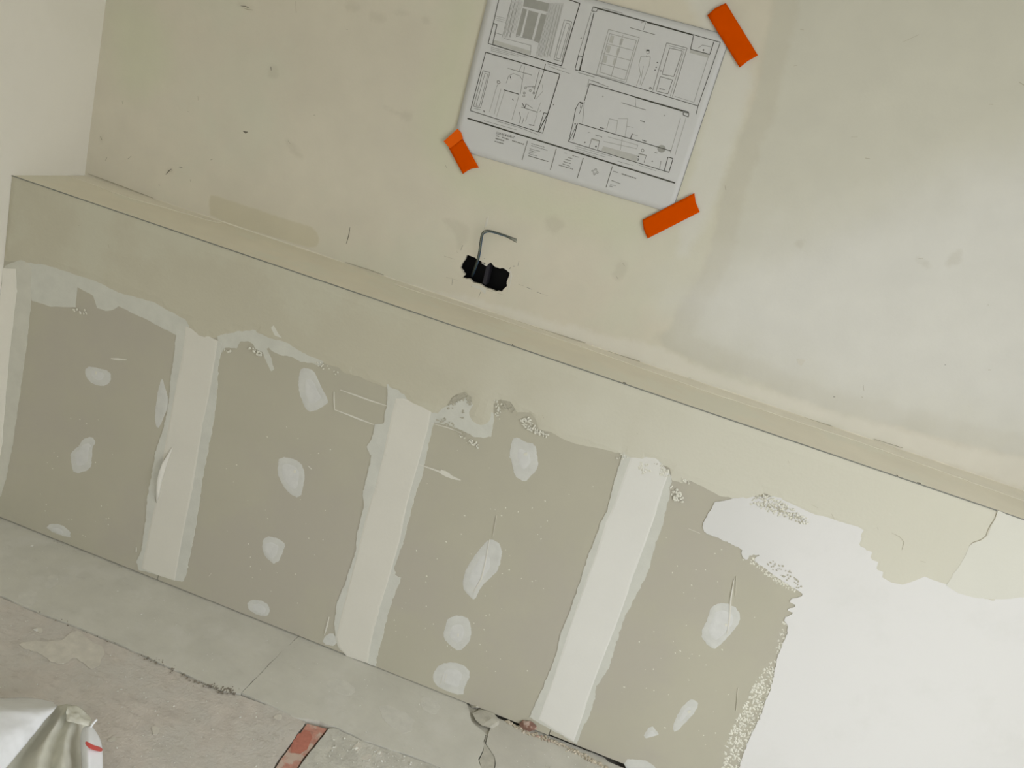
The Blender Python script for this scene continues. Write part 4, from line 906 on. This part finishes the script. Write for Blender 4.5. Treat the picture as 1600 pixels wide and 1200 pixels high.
# the firm's name in the title block, as far as it can be read
fc = bpy.data.curves.new('t', 'FONT'); fc.body = 'LUKAS & DAUT'; fc.size = 1.0
fo = bpy.data.objects.new('t', fc); col.objects.link(fo); bpy.context.view_layer.update()
me = fo.evaluated_get(bpy.context.evaluated_depsgraph_get()).to_mesh()
TV = np.array([tuple(v.co)[:2] for v in me.vertices]); TF = [tuple(p.vertices) for p in me.polygons]
bpy.data.objects.remove(fo); bpy.data.curves.remove(fc)
A, B, Cq = uv('B', b1((205, 180), (770, 335), (235, 110)))
wd = TV[:, 0].max(); ht = TV[:, 1].max()
W3 = [A + (B - A) * x / wd + (Cq - A) * y / ht for x, y in TV]
link('name_lettering', [(p[0], DL - sheet_h(p[0], p[1]) - .0005, p[1]) for p in W3], TF, M['ink'], root)

# ================================================================== TAPE STRIPS
def tape(px, label, fold=None, bow=.0):
    P = uv('B', px); V, F = tri(jagged(P, .006, .0002, 200, 3), grid=.008)
    X = np.array([(v[0], DL - .0046 - (sheet_h(v[0], v[1]) * .35), v[1]) for v in V])
    o = link('tape_strip', X, [tuple(f) for f in F], M['orange'], smooth=True)
    md = o.modifiers.new('t', 'SOLIDIFY'); md.thickness = .0005; md.offset = 0
    tag(o, label, 'tape', 'orange tape strips holding the drawing')
    return o
tape([(1105, 24.5), (1118, 13), (1134, 5.5), (1184, 87), (1168, 96), (1155.5, 106), (1130, 65)], 'orange tape strip over the top right corner of the drawing')
t2_ = tape([(702, 231), (724, 217), (749, 262), (738, 263.5), (731, 267), (724, 272)], 'short orange tape strip with a folded end at the lower left drawing corner')
fl = uv('B', [(694.5, 221), (716.5, 201.5), (722, 207), (725, 216.5), (704, 232)]); V, F = tri(fl)
fo = link('folded_end', [(v[0], DL - .0068 - .004 * max(0, (v[1] - fl[:, 1].min()) / .05), v[1]) for v in V], [tuple(f) for f in F], M['orange2'], t2_)
md = fo.modifiers.new('t', 'SOLIDIFY'); md.thickness = .0006
tape([(1004, 343.5), (1085, 301.5), (1087, 316), (1093.5, 331), (1012, 372.5), (1006, 358)], 'orange tape strip across the lower right corner of the drawing')

# ================================================================== SOCKET BOX AND WIRES
hc = hole.mean(0)
sb = empty('socket_box', (float(hc[0]), DL + .014, float(hc[1])))
tag(sb, 'black double flush socket box in a rough hole in the wall', 'socket box')
lo, hi = hole.min(0) - .012, hole.max(0) + .012
dp = .058
def shell(name, x0, x1, z0, z1, y0, y1, m, th=.002):
    o = boxes(name, [(x0, x0 + th, y0, y1, z0, z1), (x1 - th, x1, y0, y1, z0, z1), (x0, x1, y0, y1, z0, z0 + th), (x0, x1, y0, y1, z1 - th, z1), (x0, x1, y1 - th, y1, z0, z1)], m)
    o.parent = sb; o.matrix_parent_inverse = Matrix.Translation(-Vector(sb.location)); return o
ya = DL + .0141
mid = uv('B', [(757, 430)])[0][0]
shell('box_cup', lo[0], mid - .0005, lo[1], hi[1], ya, ya + dp, M['black'])
shell('box_cup', mid + .0005, hi[0], lo[1], hi[1], ya, ya + dp, M['black'])
st = uv('B', [(759.5, 413), (765.5, 411), (757.5, 446), (752.5, 443)])
V = [(p[0], DL + .010, p[1]) for p in st] + [(p[0], DL + .05, p[1]) for p in st]
o = link('box_bridge', V, [(0, 3, 2, 1), (0, 1, 5, 4), (1, 2, 6, 5), (2, 3, 7, 6), (3, 0, 4, 7)], M['strap']); o.parent = sb; o.matrix_parent_inverse = Matrix.Translation(-Vector(sb.location))
def w3(px, py, out): return tuple(on(px, py, 1, DL - out))
wires = empty('cable', tuple(w3(738, 430, -.03))); tag(wires, 'bent bundle of thin blue and grey wires sticking out of the socket box', 'cable')
def wire(off, m, end):
    pts = [(736.5, 432, -.045), (741, 421, -.022), (746, 407, .004), (749, 393, .012), (751, 378, .016), (753, 367, .018), (758, 361.5, .02), (766, 361, .022), (777, 364, .024), (788, 367.5, .025), end]
    P = [w3(x + off * (.6 if k > 6 else 1), y + off * (1.0 if k > 5 else .2), o_ + off * .0006) for k, (x, y, o_) in enumerate(pts)]
    t_ = tube('wire', P, .0011, m, wires); t_.matrix_parent_inverse = Matrix.Translation(-Vector(wires.location)); return t_
wire(-1.1, M['w_grey'], (808, 375, .026)); wire(.3, M['w_green'], (807.5, 376, .026)); wire(1.9, M['w_blue'], (788.5, 367.3, .026)); wire(1.6, M['w_grey'], (806, 377, .027))

# ================================================================== DEBRIS ON THE FLOOR
def put_rock(name, px, size, seed, m, label, cat, z=-.002, group=None, rot=0.0, hpx=0.0):
    V, F = rock(size, seed); c = on(px[0], px[1], 2, z + hpx)
    cr, sr = math.cos(rot), math.sin(rot); V = V @ np.array([[cr, sr, 0], [-sr, cr, 0], [0, 0, 1]])
    o = link(name, V, F, m); o.location = (c[0], c[1], z); tag(o, label, cat, group); return o
put_rock('brick_piece', (822, 1143), (.020, .010, .018), 2, M['brick'], 'reddish brick fragment wedged in the gap below the third joint', 'brick', z=-.010)
put_rock('screed_piece', (742, 1105), (.017, .018, .009), 4, M['stone'], 'small broken screed lump at the wall foot beside the panel break', 'rubble', z=-.012, rot=.4)
put_rock('screed_piece', (757, 1128), (.030, .034, .009), 6, M['stone'], 'larger broken screed lump lying in the panel break', 'rubble', z=-.014, rot=.2)
chips = [((56, 985), .010, 'white plaster chip at the far left of the rough concrete'), ((556, 1170), .010, 'white plaster chip nearest the red strip on its right'), ((593, 1177), .009, 'rightmost of the white plaster chips by the panel edge'), ((237, 902), .006, 'white plaster chip at the wall foot below the first joint'), ((497, 1003), .006, 'white plaster crumb at the wall foot below the second joint'), ((50, 853), .008, 'sliver of plaster on the smooth panel near the left corner')]
for k, (px, s, lab) in enumerate(chips):
    put_rock('plaster_chip', px, (s * .62, s * .45, s * .14), 10 + k, M['chip'], lab, 'plaster chip', z=(-.001 if px[1] > 900 and px[0] != 237 and px[0] != 497 else 0.0) - (.003 if px[1] > 930 and px[0] != 497 else 0), group='plaster chips on the floor', rot=k)
def crumbs(name, spots, m, label, cat, parent=None):
    V, F = [], []
    tmpl = [rock((1, 1, .7), s) for s in (1, 2, 3)]
    small = []
    bm = bmesh.new(); bmesh.ops.create_icosphere(bm, subdivisions=1, radius=1); TV = np.array([tuple(v.co) for v in bm.verts]); TFc = [tuple(v.index for v in f.verts) for f in bm.faces]; bm.free()
    for (c, r, z) in spots:
        X = TV * rng.uniform(.6, 1.25, (len(TV), 1)) * [r * rng.uniform(.7, 1.4), r * rng.uniform(.6, 1.1), r * .6]
        a = rng.uniform(0, 6.28); X = X @ np.array([[math.cos(a), math.sin(a), 0], [-math.sin(a), math.cos(a), 0], [0, 0, 1]])
        X[:, 2] -= X[:, 2].min(); X += [c[0], c[1], z]; s = len(V); V += list(X); F += [tuple(i + s for i in f) for f in TFc]
    o = link(name, V, F, m, parent); tag(o, label, cat, None, 'stuff'); return o
def along(px, n, spread, r0, r1, z=0.0):
    P = uv('G', px); out = []
    for _ in range(n):
        i = rng.integers(0, len(P) - 1); t = rng.random(); c = P[i] + (P[i + 1] - P[i]) * t + rng.normal(0, spread, 2); out.append((c, rng.uniform(r0, r1), z))
    return out
def area(px, n, r0, r1, z=0.0):
    P = uv('G', px); lo, hi = P.min(0), P.max(0); out = []
    while len(out) < n:
        c = rng.uniform(lo, hi)
        if inside(c[None], P)[0]: out.append((c, rng.uniform(r0, r1), z))
    return out
sp = along([(215, 1023), (250, 1034), (300, 1062), (330, 1073)], 50, .006, .0012, .0034, -.002) + along([(328, 1068), (350, 1078), (372, 1083)], 70, .006, .0012, .0036, -.002) + along([(60, 957), (105, 973), (180, 1004)], 14, .004, .001, .003, -.002)
crumbs('dark_grit', sp, M['grit'], 'dark grit and splinters along the joint between panels and slab', 'grit')
sp = area([(10, 830), (230, 915), (380, 985), (700, 1100), (730, 1200), (600, 1170), (400, 1090), (200, 1000), (10, 920)], 90, .0008, .0022, 0) + area([(170, 1030), (380, 1100), (440, 1130), (420, 1200), (170, 1200)], 60, .0008, .0026, -.004) + area([(520, 1145), (690, 1199), (480, 1199)], 60, .0008, .003, -.003) + area([(770, 1140), (960, 1199), (780, 1199)], 30, .0008, .0022, -.002) + area([(0, 945), (200, 1030), (160, 1080), (0, 1090)], 30, .0008, .0024, -.004)
crumbs('plaster_crumbs', sp, M['chip'], 'scattered tiny white plaster crumbs on the floor', 'crumbs')
sp = along([(790, 1126), (830, 1146), (870, 1160), (915, 1182), (950, 1200)], 260, .0035, .0018, .0052, -.003)
crumbs('rubble', sp, M['sand'], 'line of sandy rubble in the gap under the right boards', 'rubble')
sp = along([(835, 1148), (880, 1166)], 22, .003, .0015, .0045, -.002)
crumbs('brick_crumbs', sp, M['brickc'], 'reddish brick crumbs beside the brick fragment', 'crumbs')
sp = along([(20, 813), (120, 862), (240, 903), (400, 966), (520, 1012), (730, 1094)], 70, .0025, .001, .003, -.001)
crumbs('wall_foot_dust', sp, M['stone'], 'thin line of dust and crumbs along the wall foot', 'dust')

# ================================================================== PLASTIC SACK
sack = empty('plastic_sack', tuple(on(60, 1190, 2, -.004)))
tag(sack, 'crumpled white plastic sack with a red printed stripe on the floor', 'sack')
def s3(x, y, h): return tuple(on(x, y, 2, h))
def fix(o): o.parent = sack; o.matrix_parent_inverse = Matrix.Translation(-Vector(sack.location)); return o
crumple = bpy.data.textures.new('crumple', 'CLOUDS'); crumple.noise_scale = .035; crumple.noise_depth = 2
def loft(name, rows, m, sub=3, thick=.0008):
    V, F = [], []; n = len(rows[0])
    for r in rows: V += [s3(*q) for q in r]
    for i in range(len(rows) - 1):
        for j in range(n - 1): F.append((i * n + j, (i + 1) * n + j, (i + 1) * n + j + 1, i * n + j + 1))
    o = link(name, V, F, m, smooth=True); fix(o)
    a = o.modifiers.new('s', 'SUBSURF'); a.levels = sub; a.render_levels = sub
    if name in ('sack_panel', 'sack_side', 'sack_rim'):
        dm = o.modifiers.new('c', 'DISPLACE'); dm.texture = crumple; dm.strength = .009 if name != 'sack_rim' else .014; dm.mid_level = .5; dm.texture_coords = 'LOCAL'
    b = o.modifiers.new('t', 'SOLIDIFY'); b.thickness = thick; b.offset = -1
    return o
# white upper panel, then the folds under its edge
loft('sack_panel', [
  [(-60, 1090, .0), (-20, 1091, .0), (30, 1091, .0), (66, 1092, .0), (84, 1098, .02)],
  [(-60, 1103, .165), (-20, 1103, .160), (30, 1102.5, .15), (70, 1102.5, .14), (92, 1101, .125)],
  [(-66, 1112, .185), (-20, 1112, .178), (28, 1112, .166), (64, 1111, .152), (84, 1110, .135)],
  [(-80, 1140, .185), (-30, 1140, .178), (12, 1140, .168), (42, 1138, .154), (62, 1136, .132)],
  [(-95, 1170, .185), (-55, 1170, .178), (-12, 1170, .168), (18, 1168, .154), (40, 1164, .130)],
  [(-110, 1215, .185), (-80, 1215, .178), (-45, 1213, .168), (-16, 1208, .152), (6, 1202, .128)],
  [(-130, 1300, .18), (-110, 1300, .178), (-90, 1298, .168), (-70, 1290, .15), (-45, 1280, .128)]], M['sack'])
loft('sack_side', [
  [(84, 1103, .10), (97, 1101, .095), (107, 1099, .12), (113, 1103, .10), (121, 1108, .112), (130, 1112, .09), (143, 1121, .06)],
  [(62, 1129, .10), (80, 1124, .085), (95, 1119, .125), (104, 1126, .095), (114, 1124, .12), (126, 1130, .085), (138, 1134, .055)],
  [(36, 1162, .10), (56, 1157, .075), (76, 1145, .13), (88, 1152, .08), (103, 1148, .13), (116, 1154, .075), (128, 1158, .055)],
  [(10, 1192, .10), (38, 1184, .07), (68, 1168, .14), (82, 1180, .075), (100, 1172, .135), (112, 1182, .065), (126, 1190, .045)],
  [(-16, 1226, .10), (20, 1222, .07), (56, 1206, .145), (74, 1216, .07), (98, 1206, .14), (110, 1216, .06), (126, 1222, .035)],
  [(-50, 1286, .10), (0, 1284, .07), (42, 1282, .14), (66, 1285, .07), (94, 1282, .135), (110, 1285, .06), (128, 1290, .025)]], M['sack2'])
loft('sack_rim', [
  [(104, 1100, .125), (112, 1103, .118), (124, 1108, .122), (134, 1113, .112), (145, 1121, .104)],
  [(104, 1110, .138), (111, 1112, .118), (121, 1113, .142), (130, 1119, .114), (144, 1126, .115)],
  [(103, 1119, .128), (111, 1119, .142), (119, 1122, .120), (129, 1126, .138), (142, 1131, .105)],
  [(102, 1127, .130), (110, 1127, .134), (120, 1130, .126), (129, 1132, .128), (141, 1135, .108)]], M['sack2'])
flap = loft('sack_flap', [
  [(129, 1136, .108), (135, 1135, .112), (141, 1134, .112), (144, 1134.5, .106)],
  [(126, 1150, .10), (134, 1146, .12), (145, 1147, .118), (157, 1152, .09)],
  [(125, 1162, .095), (134, 1160, .122), (146, 1164, .118), (160, 1168, .085)],
  [(127, 1180, .09), (136, 1178, .118), (145, 1180, .105), (161, 1180, .08)],
  [(128, 1205, .08), (137, 1203, .11), (145, 1205, .095), (161, 1205, .07)],
  [(130, 1260, .06), (139, 1260, .09), (147, 1260, .08), (160, 1260, .05)]], M['sack'])
loft('red_stripe', [
  [(134, 1156.5, .1265), (141, 1162, .127), (150, 1165.5, .119), (160.5, 1168, .0895)],
  [(132, 1162.5, .1245), (140, 1170, .1255), (150, 1173, .1165), (160.8, 1175.5, .0875)]], M['sackred'], thick=.0004)
tube_o = tube('tie_end', [s3(141, 1137, .11), s3(146, 1130, .115), s3(151.5, 1124, .12)], .0022, M['sack']); fix(tube_o)
